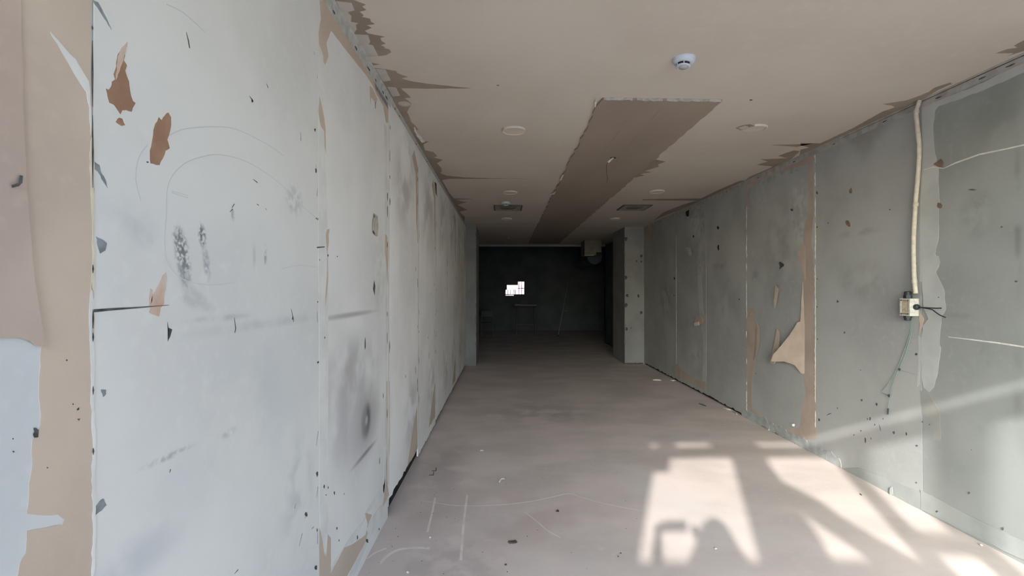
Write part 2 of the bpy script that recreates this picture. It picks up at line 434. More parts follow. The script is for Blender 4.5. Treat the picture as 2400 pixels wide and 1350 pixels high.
bm = bmesh.new(); ragged_box(bm, 2.535, XR + .02, 10.25, 11.35, 0, H, 4, 1)
pier_r = struct(mesh_obj('wall_pier_right', bm, pier_m), 'pale pier with chipped edge projecting from the right wall', 'pier')
bm = bmesh.new()
def f_pier(u, v, w): return (u, 10.25 - w, v)
for k, (px, py, r) in enumerate([(1503, 600, 3.2), (1492, 612, 2.0), (1503, 613, 2.0), (1470, 693, 3.6), (1496, 693, 3.4), (1503, 733, 3.0), (1468, 771, 3.4), (1479, 769, 1.6), (1467, 560, 4), (1467, 650, 4), (1467, 715, 4.5)]):
    u, v = on_y(px, py, 10.25); s = r * 10.25 / FPX
    add_slab(bm, blob(u, v, s, s * 1.25, 8, k), f_pier, 0, .0006)
for k in range(9):
    u = 2.56 + k * .043; add_slab(bm, blob(u, .012, .03, .02, 7, 60 + k), f_pier, 0, .0006)
stuff(mesh_obj('gouge_marks', bm, M['black'], pier_r))
bm = bmesh.new()
def f_pierl(u, v, w): return (u, 10.1 - w, v)
for k, (px, py) in enumerate([(1090, 620), (1092, 715), (1090, 752), (1092, 845), (1094, 860)]):
    u, v = on_y(px, py, 10.1); add_slab(bm, blob(u, v, .012, .014, 7, k), f_pierl, 0, .0006)
stuff(mesh_obj('gouge_marks', bm, M['black'], pier_l))

# dark room behind: bulkhead edge, higher ceiling, side and end walls with a small window
YB = 19.0
bm = bmesh.new(); box(bm, XL - .2, XR + .2, YE, YE + .12, H - .055, H + .9)
struct(mesh_obj('wall_bulkhead', bm, material('bulkhead_edge', srgb(150, 150, 146), None)), 'pale ledge where the low ceiling ends before the dark room', 'wall')
bm = bmesh.new(); box(bm, -2.2, 4.2, YE - .1, YB + .3, 3.6, 3.8)
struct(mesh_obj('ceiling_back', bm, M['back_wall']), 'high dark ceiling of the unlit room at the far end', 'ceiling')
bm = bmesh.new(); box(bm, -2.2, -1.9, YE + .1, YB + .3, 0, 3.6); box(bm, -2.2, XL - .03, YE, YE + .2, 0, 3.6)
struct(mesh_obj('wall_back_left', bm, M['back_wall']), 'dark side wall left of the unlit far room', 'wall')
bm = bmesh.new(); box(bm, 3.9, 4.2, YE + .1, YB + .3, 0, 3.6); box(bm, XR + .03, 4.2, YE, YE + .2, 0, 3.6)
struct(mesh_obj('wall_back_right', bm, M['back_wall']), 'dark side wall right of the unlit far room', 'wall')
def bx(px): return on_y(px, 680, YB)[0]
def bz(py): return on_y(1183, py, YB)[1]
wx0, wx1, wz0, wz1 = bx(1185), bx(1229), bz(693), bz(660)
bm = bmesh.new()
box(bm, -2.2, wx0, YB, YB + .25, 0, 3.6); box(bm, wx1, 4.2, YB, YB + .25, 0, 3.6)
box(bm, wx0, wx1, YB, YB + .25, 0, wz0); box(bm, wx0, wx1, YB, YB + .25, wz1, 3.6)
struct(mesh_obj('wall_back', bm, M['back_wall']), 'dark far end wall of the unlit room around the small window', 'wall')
win = struct(empty('window_1', ((wx0 + wx1) / 2, YB, wz0)), 'small bright window far away in the dark end wall', 'window')
def wpart(name, rects, mat, y0=.03, y1=.07):
    bm = bmesh.new()
    for a, b, c, d in rects:
        box(bm, bx(a) - win.location.x, bx(b) - win.location.x, y0, y1, bz(d) - wz0, bz(c) - wz0)
    return mesh_obj(name, bm, mat, win)
M['bar'] = material('glazing_bar_grey', srgb(130, 120, 126), None, rough_=.6)
frm = material('window_frame_dark', srgb(70, 64, 68), None, rough_=.5)
wpart('cover_board', [(1184.5, 1214, 659.5, 668)], frm)
wpart('cover_board', [(1184.5, 1188, 667, 679)], frm)
wpart('sill_rail', [(1184.5, 1229.5, 689.6, 691.4)], frm)
wpart('cover_board', [(1204, 1229.5, 691, 694)], frm)
wpart('mullion', [(1206.6, 1208.2, 679, 690)], frm)
wpart('glazing_bar', [(1213.4, 1229.4, 675, 676.4)], M['bar'], .10, .13)
for a in (1216, 1222.5): wpart('glazing_bar', [(a, a + 1.1, 660, 690)], M['bar'], .10, .13)
for a in (1190, 1196, 1203): wpart('glazing_bar', [(a, a + 1.0, 679, 690)], M['bar'], .10, .13)
gm = bpy.data.materials.new('clear_pane'); gm.use_nodes = True
nt = gm.node_tree; nt.nodes.clear()
o_ = nt.nodes.new('ShaderNodeOutputMaterial'); t_ = nt.nodes.new('ShaderNodeBsdfTransparent'); g_ = nt.nodes.new('ShaderNodeBsdfGlossy'); x_ = nt.nodes.new('ShaderNodeMixShader')
t_.inputs[0].default_value = (.95, .90, .94, 1); x_.inputs[0].default_value = .06; g_.inputs['Roughness'].default_value = .05
nt.links.new(t_.outputs[0], x_.inputs[1]); nt.links.new(g_.outputs[0], x_.inputs[2]); nt.links.new(x_.outputs[0], o_.inputs[0])
wpart('pane', [(1213.5, 1229.4, 660, 691)], gm, .14, .146)
wpart('pane', [(1184.6, 1213.4, 660, 694)], gm, .14, .146)

bm = bmesh.new(); box(bm, -9, 9, 27, 27.3, -.3, 9)  # added backdrop wall that keeps the far window view bright
struct(mesh_obj('wall_backdrop', bm, material('backdrop_grey', srgb(128, 118, 124), srgb(122, 113, 118), 1, .9)), 'grey wall added outside the small far window to make it show bright', 'wall')
bm = bmesh.new(); box(bm, -9, 9, 21.0, 27, -.3, -.02)
struct(mesh_obj('ground_courtyard', bm, material('courtyard_paving', srgb(200, 192, 184), None)), 'pale paved yard outside the small far window', 'ground')

# ------------------------------------------------------------------ the shop front behind the camera: frame, rails, shutter box
SF = struct(empty('wall_shopfront', (0, Y0, 0)), 'framed glass shop front behind the viewpoint', 'shop front')
def sf(name, x0, x1, z0, z1, d=.05, mat=None, y=0):
    bm = bmesh.new(); box(bm, x0, x1, y - d, y + d, z0, z1, .003)
    return mesh_obj(name, bm, mat or M['frame'], SF)
sf('shutter_box', XL - .03, XR + .03, 2.845, H, .02)
sf('transom_bar', XL - .03, XR + .03, 2.640, 2.785, .02)
for a, b in ((XL - .03, -.735), (-.675, -.485), (-.135, .335)): sf('slit_block', a, b, 2.785, 2.860, .02)
for a, b, c in ((XL - .03, -.67, 0), (.05, .36, 0), (.975, 1.10, 0), (1.33, 1.47, 0), (2.35, 2.41, 0), (2.89, XR + .03, 0)): sf('post', a, b, c, 2.66, .03)
sf('door_rail', -.675, .055, 1.68, 1.815, .02)
sf('door_rail', .355, .98, 1.68, 1.815, .02)
sf('door_rail', 1.095, 1.335, 1.845, 1.965, .02)
sf('door_closer', -.675, -.535, 2.48, 2.66, .03)

# ------------------------------------------------------------------ LEFT WALL details
def lslab(name, pts, panel_i, mat, off=.0, th=.0007, amp=.0, step=.03, seed=0, lift=None, cr=None):
    if cr: pts = crop(pts, *cr)
    q = mp(LW, pts)
    if amp: q = rough(q, amp, step, seed)
    return slab(name, q, f_left, off, th, mat, LP[panel_i], lift)
C1 = (0, 0, 834 / 420); C2 = (0, 680, 846 / 420); C3 = (380, 0, 834 / 420); C4 = (380, 680, 846 / 420); C5 = (720, 0, 2.5); C6 = (720, 500, 1174 / 400); C7 = (720, 900, 3.0)
# near sheet: painted face with most of its paper stripped to tan
tan_shape = [(0, -200), (214, -200), (214, 60), (213, 100), (215, 300), (219, 330), (219, 1380), (30, 1380), (42, 1345), (50, 1310), (60, 1295), (62, 1245), (110, 1236), (145, 1230), (150, 1218), (135, 1206), (100, 1208), (62, 1204),
             (72, 1110), (75, 1030), (90, 1010), (95, 975), (91, 900), (97, 812), (60, 790), (30, 786), (-60, 795)]
lslab('torn_paper_patch', [(-300, -200), (214, -200)] + tan_shape[2:-2] + [(30, 786), (-300, 800)], 1, M['tan'], .0, .0006, .002, .02, 11)
lslab('torn_paper_patch', [(232, 148), (300, 225), (350, 275), (385, 335), (412, 380), (418, 470), (425, 560), (421, 630), (415, 500), (400, 430), (345, 345), (290, 250), (240, 170)], 1, M['filler'], .0006, .0005, .002, .02, 12, None, C1)
lslab('torn_paper_patch', [(-300, -300), (45, -10), (42, 90), (30, 150), (10, 195), (-300, 240)], 1, material('greenish_paint', srgb(176, 184, 178), srgb(150, 160, 156), 14), .0012, .0005, .004, .02, 13, None, C1)
# second, darker sheet of paper hanging loose over the tan one
fl = [(85, -60), (92, 200), (96, 450), (108, 800), (125, 1050), (150, 1340)]
fl_px = crop(fl, *C1) + crop([(165, 60), (185, 190), (192, 272), (150, 262), (125, 240), (65, 222), (0, 224)], *C2) + [(-300, 800), (-300, -60)]
lslab('paper_flap', fl_px, 1, M['tan_dark'], .0009, .0012, .0012, .03, 14, lambda u, v: .006 * max(0, 1 - abs(v - 1.3) / .9))
lslab('joint_filler', [(425, 640), (436, 650), (434, 900), (436, 1050), (438, 1350), (424, 1350), (428, 1100), (420, 900), (414, 720)], 1, material('cream_paper_edge', srgb(214, 204, 180), srgb(200, 190, 170), 20), .0007, .0006, .0015, .015, 15, None, C1)
lslab('joint_filler', [(430, -40), (440, 80), (432, 160), (445, 380), (440, 560), (450, 720), (446, 900), (452, 1100), (440, 1390), (428, 1390), (436, 1100), (430, 900), (436, 700), (426, 500), (424, 300), (418, 100)], 1, M['filler'], .0007, .0006, .002, .015, 16, None, C2)
# dark marks on the near sheet
bm = bmesh.new()
def add_px(bm, fn, fr, pts, cr=None, off=.0004, th=.0004, amp=0, step=.01, seed=0):
    if cr: pts = crop(pts, *cr)
    q = mp(fn, pts)
    if amp: q = rough(q, amp, step, seed)
    add_slab(bm, q, fr, off, th)
def spx(bm, fn, fr, pts, w, cr=None, off=.0005, th=.0003):
    """stroke along photo points, width in metres"""
    if cr: pts = crop(pts, *cr)
    add_slab(bm, stroke(mp(fn, pts), w), fr, off, th)
add_px(bm, LW, f_left, [(0, 235), (25, 240), (40, 258), (30, 272), (0, 265)], C1, .002)
add_px(bm, LW, f_left, [(155, 652), (166, 650), (180, 660), (177, 695), (158, 697), (153, 680), (160, 668)], C2, .001)
add_px(bm, LW, f_left, [(362, 560), (371, 553), (370, 565), (360, 568)], C2, .001)
add_px(bm, LW, f_left, [(362, 608), (376, 606), (370, 617)], C2, .001)
for k, (x, y) in enumerate([(312, 331), (342, 538), (60, 763), (221, 838), (58, 702)]):
    add_px(bm, LW, f_left, blob(x, y, 4, 4, 7, k), C2, .001)
add_px(bm, LW, f_left, [(28, 862), (60, 850), (66, 815), (80, 818), (78, 850), (62, 866), (30, 874)], C1, .009)
stuff(mesh_obj('gouge_marks', bm, M['black'], LP[1]))

# big white sheet: brown tears
b1 = [(592, 196), (585, 230), (575, 280), (590, 305), (582, 330), (600, 380), (605, 425), (618, 470), (630, 480), (612, 520), (588, 512), (568, 513), (560, 532), (545, 510), (530, 488), (508, 478), (500, 450), (492, 412), (505, 418), (515, 405), (520, 380), (535, 370), (528, 345), (540, 310), (545, 265), (565, 225)]
lslab('torn_paper_patch', b1, 2, M['brown'], .0, .0006, .0015, .012, 21, None, C1)
lslab('torn_paper_patch', [(592, 196), (585, 230), (572, 280), (555, 330), (537, 372), (545, 268), (565, 225)], 2, M['brown_pale'], .0006, .0004, .0012, .012, 22, None, C1)
lslab('torn_paper_patch', [(538, 568), (555, 548), (568, 552), (582, 582), (565, 586), (548, 576)], 2, M['brown'], .0, .0006, .0015, .01, 23, None, C1)
lslab('torn_paper_patch', [(783, 524), (795, 545), (793, 600), (778, 650), (789, 690), (770, 700), (758, 735), (742, 768), (700, 760), (697, 700), (708, 650), (718, 590), (738, 545), (752, 560), (765, 540)], 2, M['brown'], .0, .0006, .0015, .012, 24, None, C1)
lslab('torn_paper_patch', [(388, 637), (391, 655), (385, 690), (384, 712), (376, 722), (372, 742), (360, 738), (348, 732), (352, 715), (358, 690), (372, 665), (380, 645)], 2, M['brown_pale'], .0, .0006, .0015, .012, 25)
lslab('torn_paper_patch', [(352, 676), (358, 680), (356, 705), (349, 720), (348, 700)], 2, M['brown_pale'], .0, .0006, .001, .012, 26)
# grey chips along the joint
chips = [([(432, 0), (455, 10), (475, 45), (500, 95), (518, 140), (495, 100), (465, 55), (440, 20)], C1), ([(440, 752), (462, 768), (468, 798), (490, 835), (500, 876), (480, 845), (455, 800), (440, 788)], C1),
         ([(446, 1100), (470, 1112), (497, 1132), (490, 1165), (465, 1180), (455, 1150)], C1), ([(475, 470), (500, 470), (500, 490), (486, 505)], C2), ([(446, 1030), (470, 995), (488, 984), (502, 1015), (480, 1040), (450, 1062)], C2)]
bm = bmesh.new()
for k, (p, c) in enumerate(chips): add_px(bm, LW, f_left, p, c, 0, .0006, .001, .008, 30 + k)
stuff(mesh_obj('chipped_paint', bm, M['chip'], LP[2]))
bm = bmesh.new()
spx(bm, LW, f_left, [(213, 729), (260, 725), (320, 721), (396, 715)], [.006, .005, .003, .001])
spx(bm, LW, f_left, [(392, 755), (394, 775), (393, 800)], [.0005, .004, .001])
add_px(bm, LW, f_left, [(394, 768), (403, 772), (398, 790), (393, 798)])
for a in ([(436, 75), (441, 95), (444, 113)], [(584, 225), (590, 233), (593, 238)], [(624, 195), (628, 206)], [(704, 310), (705, 330)], [(735, 121), (737, 128)], [(743, 176), (744, 184)], [(737, 302), (739, 309)], [(740, 386), (741, 404)],
          [(682, 724), (686, 742), (688, 754)], [(549, 745), (552, 770), (550, 780)], [(715, 1215), (720, 1200)], [(693, 1180), (690, 1192)], [(701, 1280), (708, 1250)], [(549, 1345), (558, 1335)], [(738, 1325), (742, 1335)], [(744, 1245), (744, 1275)], [(743, 730), (744, 755)],
          [(593, 420), (603, 428)], [(543, 487), (549, 478)], [(538, 497), (545, 490)], [(601, 478), (606, 481)], [(622, 488), (624, 492)], [(741, 1045), (746, 1010)], [(744, 440), (743, 460)], [(397, 1108), (399, 1100)], [(730, 1240), (735, 1235)], [(742, 1165), (745, 1140)]):
    spx(bm, LW, f_left, a, [.0012] + [.0045] * (len(a) - 2) + [.003])
for k, (x, y, rx, ry) in enumerate([(345, 380, 3, 2), (743, 1110, 3, 5), (717, 1206, 3, 6), (740, 1330, 3.5, 6.5), (744, 850, 1.4, 2.5), (591, 236, 2, 4), (740, 400, 2, 6), (738, 304, 2.2, 4), (686, 746, 2, 4), (741, 512, 1.5, 2)]):
    add_px(bm, LW, f_left, blob(x, y, rx, ry, 8, k))
stuff(mesh_obj('gouge_marks', bm, M['black'], LP[2]))
# black cracks in the open joint at the left of the big sheet
bm = bmesh.new()
for a, b in ((95, 250), (60, 70), (270, 440), (725, 770), (780, 800), (1050, 1066), (905, 925), (620, 640)):
    spx(bm, LW, f_left, [(214.5 + a * .002, a), (214.8 + a * .002, (a + b) / 2), (214.5 + b * .002, b)], [.001, .004, .001], off=.0016)
stuff(mesh_obj('joint_cracks', bm, M['black'], LP[2]))
# pencil circles
bm = bmesh.new()
def arc(cx, cy, rx, ry, a0, a1, n=40): return [(cx + rx * math.cos(math.radians(a0 + (a1 - a0) * i / n)), cy + ry * math.sin(math.radians(a0 + (a1 - a0) * i / n))) for i in range(n + 1)]
for pts in (smooth_path([(390, 500), (395, 430), (430, 385), (480, 366), (520, 363), (580, 380), (650, 425), (700, 475), (740, 510)], 6), smooth_path([(390, 320), (430, 303), (490, 297), (550, 302), (620, 335), (665, 365)], 6),
            smooth_path([(390, 500), (386, 570), (395, 620), (430, 655), (490, 668), (550, 662)], 6), smooth_path([(330, 470), (318, 420), (325, 370), (345, 340)], 6), smooth_path([(660, 630), (700, 622), (742, 626)], 4),
            smooth_path([(390, 10), (430, 30), (480, 75)], 5)):
    spx(bm, LW, f_left, [(p[0], p[1]) for p in pts], .0022, off=.0003, th=.0002)
for a in ([(402, 448), (440, 458), (440, 464), (403, 452)],): spx(bm, LW, f_left, a, .002, off=.0003, th=.0002)
stuff(mesh_obj('pencil_lines', bm, M['pencil'], LP[2]))

# third sheet: tan strip under the ceiling trim, filler bands at its joints, tan tears at the foot
lslab('torn_paper_patch', [(72, 0), (122, 0), (250, 220), (395, 480), (474, 640), (474, 722), (460, 715), (445, 620), (410, 560), (385, 505), (345, 440), (240, 310), (140, 180), (112, 250), (125, 330), (104, 380), (70, 322), (66, 200), (80, 110)], 3, M['tan'], .0, .0006, .002, .03, 31, None, C5)
lslab('torn_paper_patch', [(70, 560), (80, 600), (98, 690), (106, 760), (108, 900), (100, 860), (98, 770), (78, 740), (64, 660)], 3, M['tan'], .0011, .0004, .001, .02, 32, None, C5)
lslab('torn_paper_patch', [(365, 500), (385, 520), (410, 580), (405, 610), (375, 570), (370, 610)], 3, M['tan'], .0, .0006, .0015, .02, 33, None, C5)
lslab('joint_filler', [(746, 100), (757, 130), (760, 300), (766, 480), (769, 640), (769, 900), (768, 1150), (770, 1220), (764, 1305), (752, 1250), (748, 1190), (748, 900), (746, 600), (746, 300)], 3, M['filler'], .0003, .0008, .0012, .04, 34)
lslab('torn_paper_patch', [(135, 110), (152, 108), (145, 150), (147, 200), (138, 260), (140, 330), (143, 450), (135, 560), (120, 650), (122, 560), (133, 420), (136, 300), (128, 200), (125, 150)], 3, M['tan'], .0011, .0004, .001, .03, 35, None, C6)
lslab('torn_paper_patch', [(84, 1010), (100, 1060), (122, 1215), (135, 1050), (165, 1080), (165, 1330), (260, 1150), (330, 1120), (410, 1060), (425, 985), (405, 905), (455, 920), (420, 1010), (425, 1080), (400, 1130), (330, 1260), (280, 1350), (240, 1440), (84, 1440)], 3, M['tan'], .0002, .0007, .002, .03, 36, None, C7)
lslab('joint_filler', [(415, 1020), (470, 920), (527, 840), (530, 870), (575, 800), (572, 860), (440, 1080), (330, 1350), (290, 1350), (405, 1130), (425, 1050)], 3, M['filler'], .0006, .0006, .002, .03, 37, None, C7)
lslab('joint_filler', [(165, 1300), (200, 1230), (300, 1080), (395, 960), (410, 900), (540, 700), (550, 640), (540, 780), (430, 900), (340, 1090), (250, 1240), (180, 1340)], 3, M['filler'], .0001, .0005, .002, .04, 38, None, C7)
lslab('torn_paper_patch', [(555, -20), (580, -20), (580, 480), (572, 560), (565, 700), (575, 780), (545, 840), (530, 865), (555, 660), (553, 560), (560, 470)], 3, M['tan'], .0001, .0006, .0015, .03, 39, None, C7)
lslab('joint_filler', [(900, 290), (906, 300), (909, 500), (908, 700), (906, 830), (903, 1170), (898, 1150), (903, 900), (902, 600)], 3, M['filler'], .0001, .0005, .001, .05, 40)
lslab('torn_paper_patch', [(535, 140), (550, 160), (556, 300), (560, 500), (552, 480), (542, 330), (533, 270)], 3, M['tan'], .0006, .0004, .001, .03, 41, None, C6)
lslab('torn_paper_patch', [(445, 60), (455, 0), (480, 20), (485, 100), (478, 160), (462, 150), (445, 110)], 3, material('loose_paper', srgb(188, 182, 172), srgb(166, 158, 148), 20), .0, .0012, .001, .03, 42, lambda u, v: .004, C6)
bm = bmesh.new()
for p in ([(452, 5), (460, 20), (455, 35)], [(448, 115), (460, 140), (458, 150), (446, 128)]): add_px(bm, LW, f_left, p, C6, .006)
for p in ([(460, 460), (468, 500), (463, 565), (452, 520)],): add_px(bm, LW, f_left, p, C6)
for p in ([(65, 235), (118, 231)],): spx(bm, LW, f_left, p, [.006, .004], C6, .0012)
for x, y, rx, ry in ((141, 290, 5, 10), (70, 40, 3, 8), (70, 610, 3, 7), (84, 320, 2, 8), (75, 1024, 4, 8), (119, 855, 3, 9), (205, 297, 4, 4)): add_px(bm, LW, f_left, blob(x, y, rx, ry, 8, int(x)), C6, .0012)
for x, y, rx, ry in ((117, 722, 6, 16), (145, 728, 3, 9), (190, 766, 4, 12), (131, 780, 5, 4), (207, 1015, 4, 10), (222, 1100, 3, 10), (68, 1025, 3, 12), (258, 772, 2, 5), (68, 640, 3, 12), (420, 1102, 10, 18), (352, 1080, 4, 18), (505, 1020, 3, 8)): add_px(bm, LW, f_left, blob(x, y, rx, ry, 8, int(x)), C7, .0012)
stuff(mesh_obj('gouge_marks', bm, M['black'], LP[3]))
# the sheets further in: pale filler along every joint, dark nail marks
for i in range(3, 9):
    y = JL[i + 1]; r = random.Random(50 + i)
    w = .035 if i == 3 else .04
    pts = [(y - w * r.uniform(.4, .7), .25), (y + w * r.uniform(.6, 1), .2), (y + w * .8, 1.2), (y + w * r.uniform(.7, 1.1), 2.2), (y + w * .7, 2.75), (y - w * .3, 2.7), (y - w * r.uniform(.3, .6), 1.6)]
    slab('joint_filler', rough(pts, .004, .08, i), f_left, .0003, .0009, M['filler'], LP[i + 1])
    if i in (4, 5, 7):
        slab('torn_paper_patch', rough([(y - .1, 2.1 + .1 * i % .3), (y - .03, 2.0), (y - .035, 2.7), (y - .2, 2.8), (y - .3, 2.72), (y - .13, 2.6)], .006, .05, i), f_left, 0, .0006, M['tan'], LP[i])
        slab('torn_paper_patch', rough([(y - .5, .1), (y - .03, .1), (y - .05, .5), (y - .13, .45), (y - .35, .25)], .008, .06, i + 9), f_left, 0, .0006, M['tan'], LP[i])
    bm = bmesh.new()
    for k in range(16):
        yy = y + r.choice((-.03, .04, -.03, .5 * r.random() - .6)); zz = r.uniform(.3, 2.75)
        add_slab(bm, blob(yy, zz, r.uniform(.005, .011), r.uniform(.01, .05), 7, k + i * 20), f_left, .0012, .0004)
    stuff(mesh_obj('gouge_marks', bm, M['black'], LP[i]))
bm = bmesh.new()
add_px(bm, LW, f_left, [(745, 1065), (757, 1075), (758, 1130), (762, 1155), (752, 1130)], C5, .0016)
stuff(mesh_obj('gouge_marks', bm, M['black'], LP[5]))

# ceiling trim on the left wall: slotted metal angle
tr = struct(empty('trim_1', (XL, 0, H)), 'pale slotted metal angle along the top of the white wall', 'trim')
bm = bmesh.new(); box(bm, 0, .0035, Y0, 3.42, -.062, -.001, .001); box(bm, 0, .018, Y0, 3.42, -.0035, -.001)
mesh_obj('angle_strip', bm, M['alu'], tr)
bm = bmesh.new(); box(bm, 0, .002, 3.42, 10.1, -.03, -.001, .0005); box(bm, 0, .012, 3.42, 10.1, -.003, -.001)
mesh_obj('angle_strip', bm, M['alu'], tr)
bm = bmesh.new()
def f_trim(u, v, w): return (.0035 + w, u, v)
for k, yy in enumerate([2.28, 2.62, 2.86, 3.02, 3.2, 3.3]):
    add_slab(bm, blob(yy, -.042, .018 + .008 * (k % 3), .008, 8, k, .0), f_trim, 0, .0004)
for k, yy in enumerate([3.55, 3.7, 4.4, 5.0, 5.9]): add_slab(bm, blob(yy, -.02, .02, .006, 8, k), f_trim, -.001, .0004)
stuff(mesh_obj('slot', bm, M['black'], tr))
lslab('torn_paper_patch', [(395, 485), (430, 520), (470, 605), (474, 640), (430, 570), (400, 520)], 3, M['chip'], .0008, .0006, .001, .03, 61, None, C5)

# ------------------------------------------------------------------ CEILING details
def cslab(name, pts, mat, off=.0, th=.0008, amp=.0, step=.03, seed=0, cr=None, lift=None, par=ceiling):
    if cr: pts = crop(pts, *cr)
    q = mp(CE, pts)
    q = [(max(u, XL + .004), v) if u < 1 else (min(u, XR - .004), v) for u, v in q]
    if amp: q = rough(q, amp, step, seed)
    return slab(name, q, f_ceil, off, th, mat, par, lift)
T6 = (760, 0, 6.75)
cslab('torn_paint_patch', [(170, 0), (460, 0), (660, 75), (600, 100), (665, 155), (560, 185), (625, 245), (590, 265), (720, 295), (740, 345), (800, 378), (670, 400), (750, 440), (640, 485), (700, 530), (960, 580), (890, 600), (910, 650), (970, 687), (890, 715), (965, 748), (940, 760), (1030, 780), (1060, 825), (990, 870), (860, 885), (690, 893), (600, 770), (480, 560), (380, 400), (280, 200)], M['ceil_tear'], 0, .0006, .002, .02, 1, T6)
cslab('torn_paint_patch', [(100, -160), (420, -160), (330, -90), (480, -40), (400, -20), (460, 0), (170, 0)], M['ceil_tear'], 0, .0006, .002, .02, 1, T6)
cslab('paint_scrap', [(190, 15), (435, 45), (480, 160), (370, 190), (430, 250), (420, 340), (540, 365), (500, 390), (515, 460), (470, 520), (380, 400), (280, 200)], M['ceil_scrap'], .0006, .0006, .001, .03, 2, T6)
cslab('paint_scrap', [(490, 540), (690, 550), (730, 655), (700, 700), (770, 715), (855, 880), (690, 890), (600, 770)], M['ceil_scrap'], .0006, .0006, .001, .03, 3, T6)
cslab('torn_paint_patch', [(740, 985), (800, 1005), (880, 1015), (800, 1030), (770, 1030)], M['ceil_tear'], 0, .0006, .001, .02, 4, T6)
cslab('torn_paint_patch', [(395, 398), (460, 405), (520, 415), (528, 428), (590, 450), (550, 460), (620, 478), (700, 490), (960, 517), (700, 520), (550, 517), (575, 540), (608, 572), (570, 575), (610, 605), (600, 630), (585, 655), (595, 675), (610, 715), (655, 760), (625, 765), (640, 790), (670, 830), (715, 828), (682, 845), (690, 880), (740, 890), (762, 915), (740, 922), (795, 937), (760, 955), (785, 985), (790, 1002), (780, 1015), (820, 1030), (930, 1040), (1170, 1047), (930, 1048), (830, 1048), (790, 1056), (812, 1092), (832, 1130), (860, 1162), (975, 1165), (870, 1172), (935, 1185), (880, 1200), (940, 1230), (890, 1240), (925, 1270), (915, 1303), (880, 1270), (835, 1195), (760, 1070), (690, 940), (640, 850), (560, 690), (480, 550)], M['ceil_tear'], 0, .0006, .003, .05, 5, C5)
cslab('paint_scrap', [(400, 402), (460, 407), (490, 470), (450, 478), (440, 470)], M['ceil_scrap'], .0006, .0006, .001, .03, 6, C5)
cslab('paint_scrap', [(470, 508), (520, 512), (545, 560), (500, 565)], M['ceil_scrap'], .0006, .0006, .001, .03, 7, C5)
q = CE(948, 243)
slab('paint_scrap', [(q[0] + .045 * math.cos(a * .2618), q[1] + .045 * math.sin(a * .2618)) for a in range(24)], f_ceil, .0006, .0015, M['ceil_scrap'], ceiling)
cslab('curled_paint', [(625, 745), (632, 742), (640, 770), (665, 795), (690, 830), (672, 835), (655, 812), (642, 795), (628, 762)], M['core'], .0006, .003, .001, .03, 8, C5)
T3 = (1880, 100, 2.5)
cslab('torn_paint_patch', [(-10, 588), (105, 590), (300, 500), (420, 432), (480, 400), (545, 378), (530, 370), (470, 360), (600, 340), (650, 325), (740, 290), (780, 262), (870, 233), (880, 240), (800, 275), (745, 310), (660, 355), (560, 400), (440, 455), (300, 520), (120, 605), (-10, 665), (-10, 628), (40, 615), (-10, 600)], M['ceil_tear'], 0, .0006, .003, .03, 9, T3)
cslab('torn_paint_patch', [(1135, 62), (1200, 38), (1260, 30), (1240, 18), (1310, -20), (1310, 45), (1200, 80), (1240, 60)], M['ceil_tear'], 0, .0006, .003, .03, 10, T3)
T1 = (1140, 180, 10 / 3)
cslab('torn_paint_patch', [(2215, 533), (2420, 527), (2560, 520), (2420, 548), (2400, 545)], M['ceil_tear'], 0, .0006, .002, .04, 11, T1)
cslab('torn_paint_patch', [(2110, 688), (2200, 662), (2140, 645), (2350, 636), (2280, 618), (2400, 575), (2450, 580), (2400, 650), (2300, 700), (2150, 760), (2010, 820), (2060, 780), (2200, 720), (2240, 700), (2160, 692)], M['ceil_tear'], 0, .0006, .003, .04, 12, T1)
cslab('torn_paint_patch', [(1530, 1000), (1640, 968), (1220, 964), (1215, 956), (1680, 950), (1800, 890), (1980, 812), (2020, 810), (1900, 875), (1720, 950), (1600, 1010), (1500, 1045), (1350, 1100), (1300, 1130), (1380, 1060)], M['ceil_tear'], 0, .0006, .004, .08, 13, T1)
cslab('torn_paint_patch', [(1110, 795), (1200, 730), (1310, 645), (1400, 662), (1340, 685), (1350, 700), (1240, 735), (1290, 745), (1200, 760), (1235, 770), (1150, 790)], M['ceil_tear'], 0, .0006, .003, .05, 14, T1)
bm = bmesh.new()
for p, w in (([(1100, 525), (1200, 524), (1330, 524)], .02), ([(1140, 418), (1185, 418), (1240, 419)], .006), ([(1420, 524), (1500, 523), (1560, 523)], .02)):
    add_slab(bm, stroke(mp(CE, p), w), f_ceil, .0002, .0005)
for x, y in ((1760, 234), (1166, 200), (2070 / 3.3333 + 1140, 181 / 3.3333 + 180)): add_slab(bm, blob(*CE(x, y), .012, .012, 7, int(x)), f_ceil, .0002, .0005)
stuff(mesh_obj('joint_cracks', bm, M['ceil_tear'], ceiling))
# proud strip of bare brown board down the middle of the ceiling
sl = rough([(.672, 3.372), (.672, 13.8)], .012, .09, 5); i = sl.index((.672, 13.8)); left_e = sl[1:i]
sr = rough([(1.528, 13.8), (1.528, 3.392)], .014, .09, 6); i = sr.index((1.528, 3.392)); right_e = sr[1:i]
strip_pts = [(.682, 3.372), (.66, 3.5)] + left_e[1:] + [(.672, 13.8), (1.528, 13.8)] + right_e + [(1.528, 3.392)]
strip = slab('bare_board_strip', strip_pts, f_ceil, 0, .016, M['board_brown'], ceiling)
strip['label'] = 'long brown bare board strip down the middle of the ceiling'
bm = bmesh.new()
fe = rough([(.69, 3.371), (1.522, 3.391)], .004, .03, 8); i = fe.index((1.522, 3.391)); fe = fe[:i + 1]
low = [(u, v) for u, v in fe]
r = random.Random(3)
vs_ = []
for u, v in low:
    a = bm.verts.new((u, v - .004, H - .001)); b_ = bm.verts.new((u, v - .004, H - .016 - r.uniform(.0, .007))); vs_.append((a, b_))
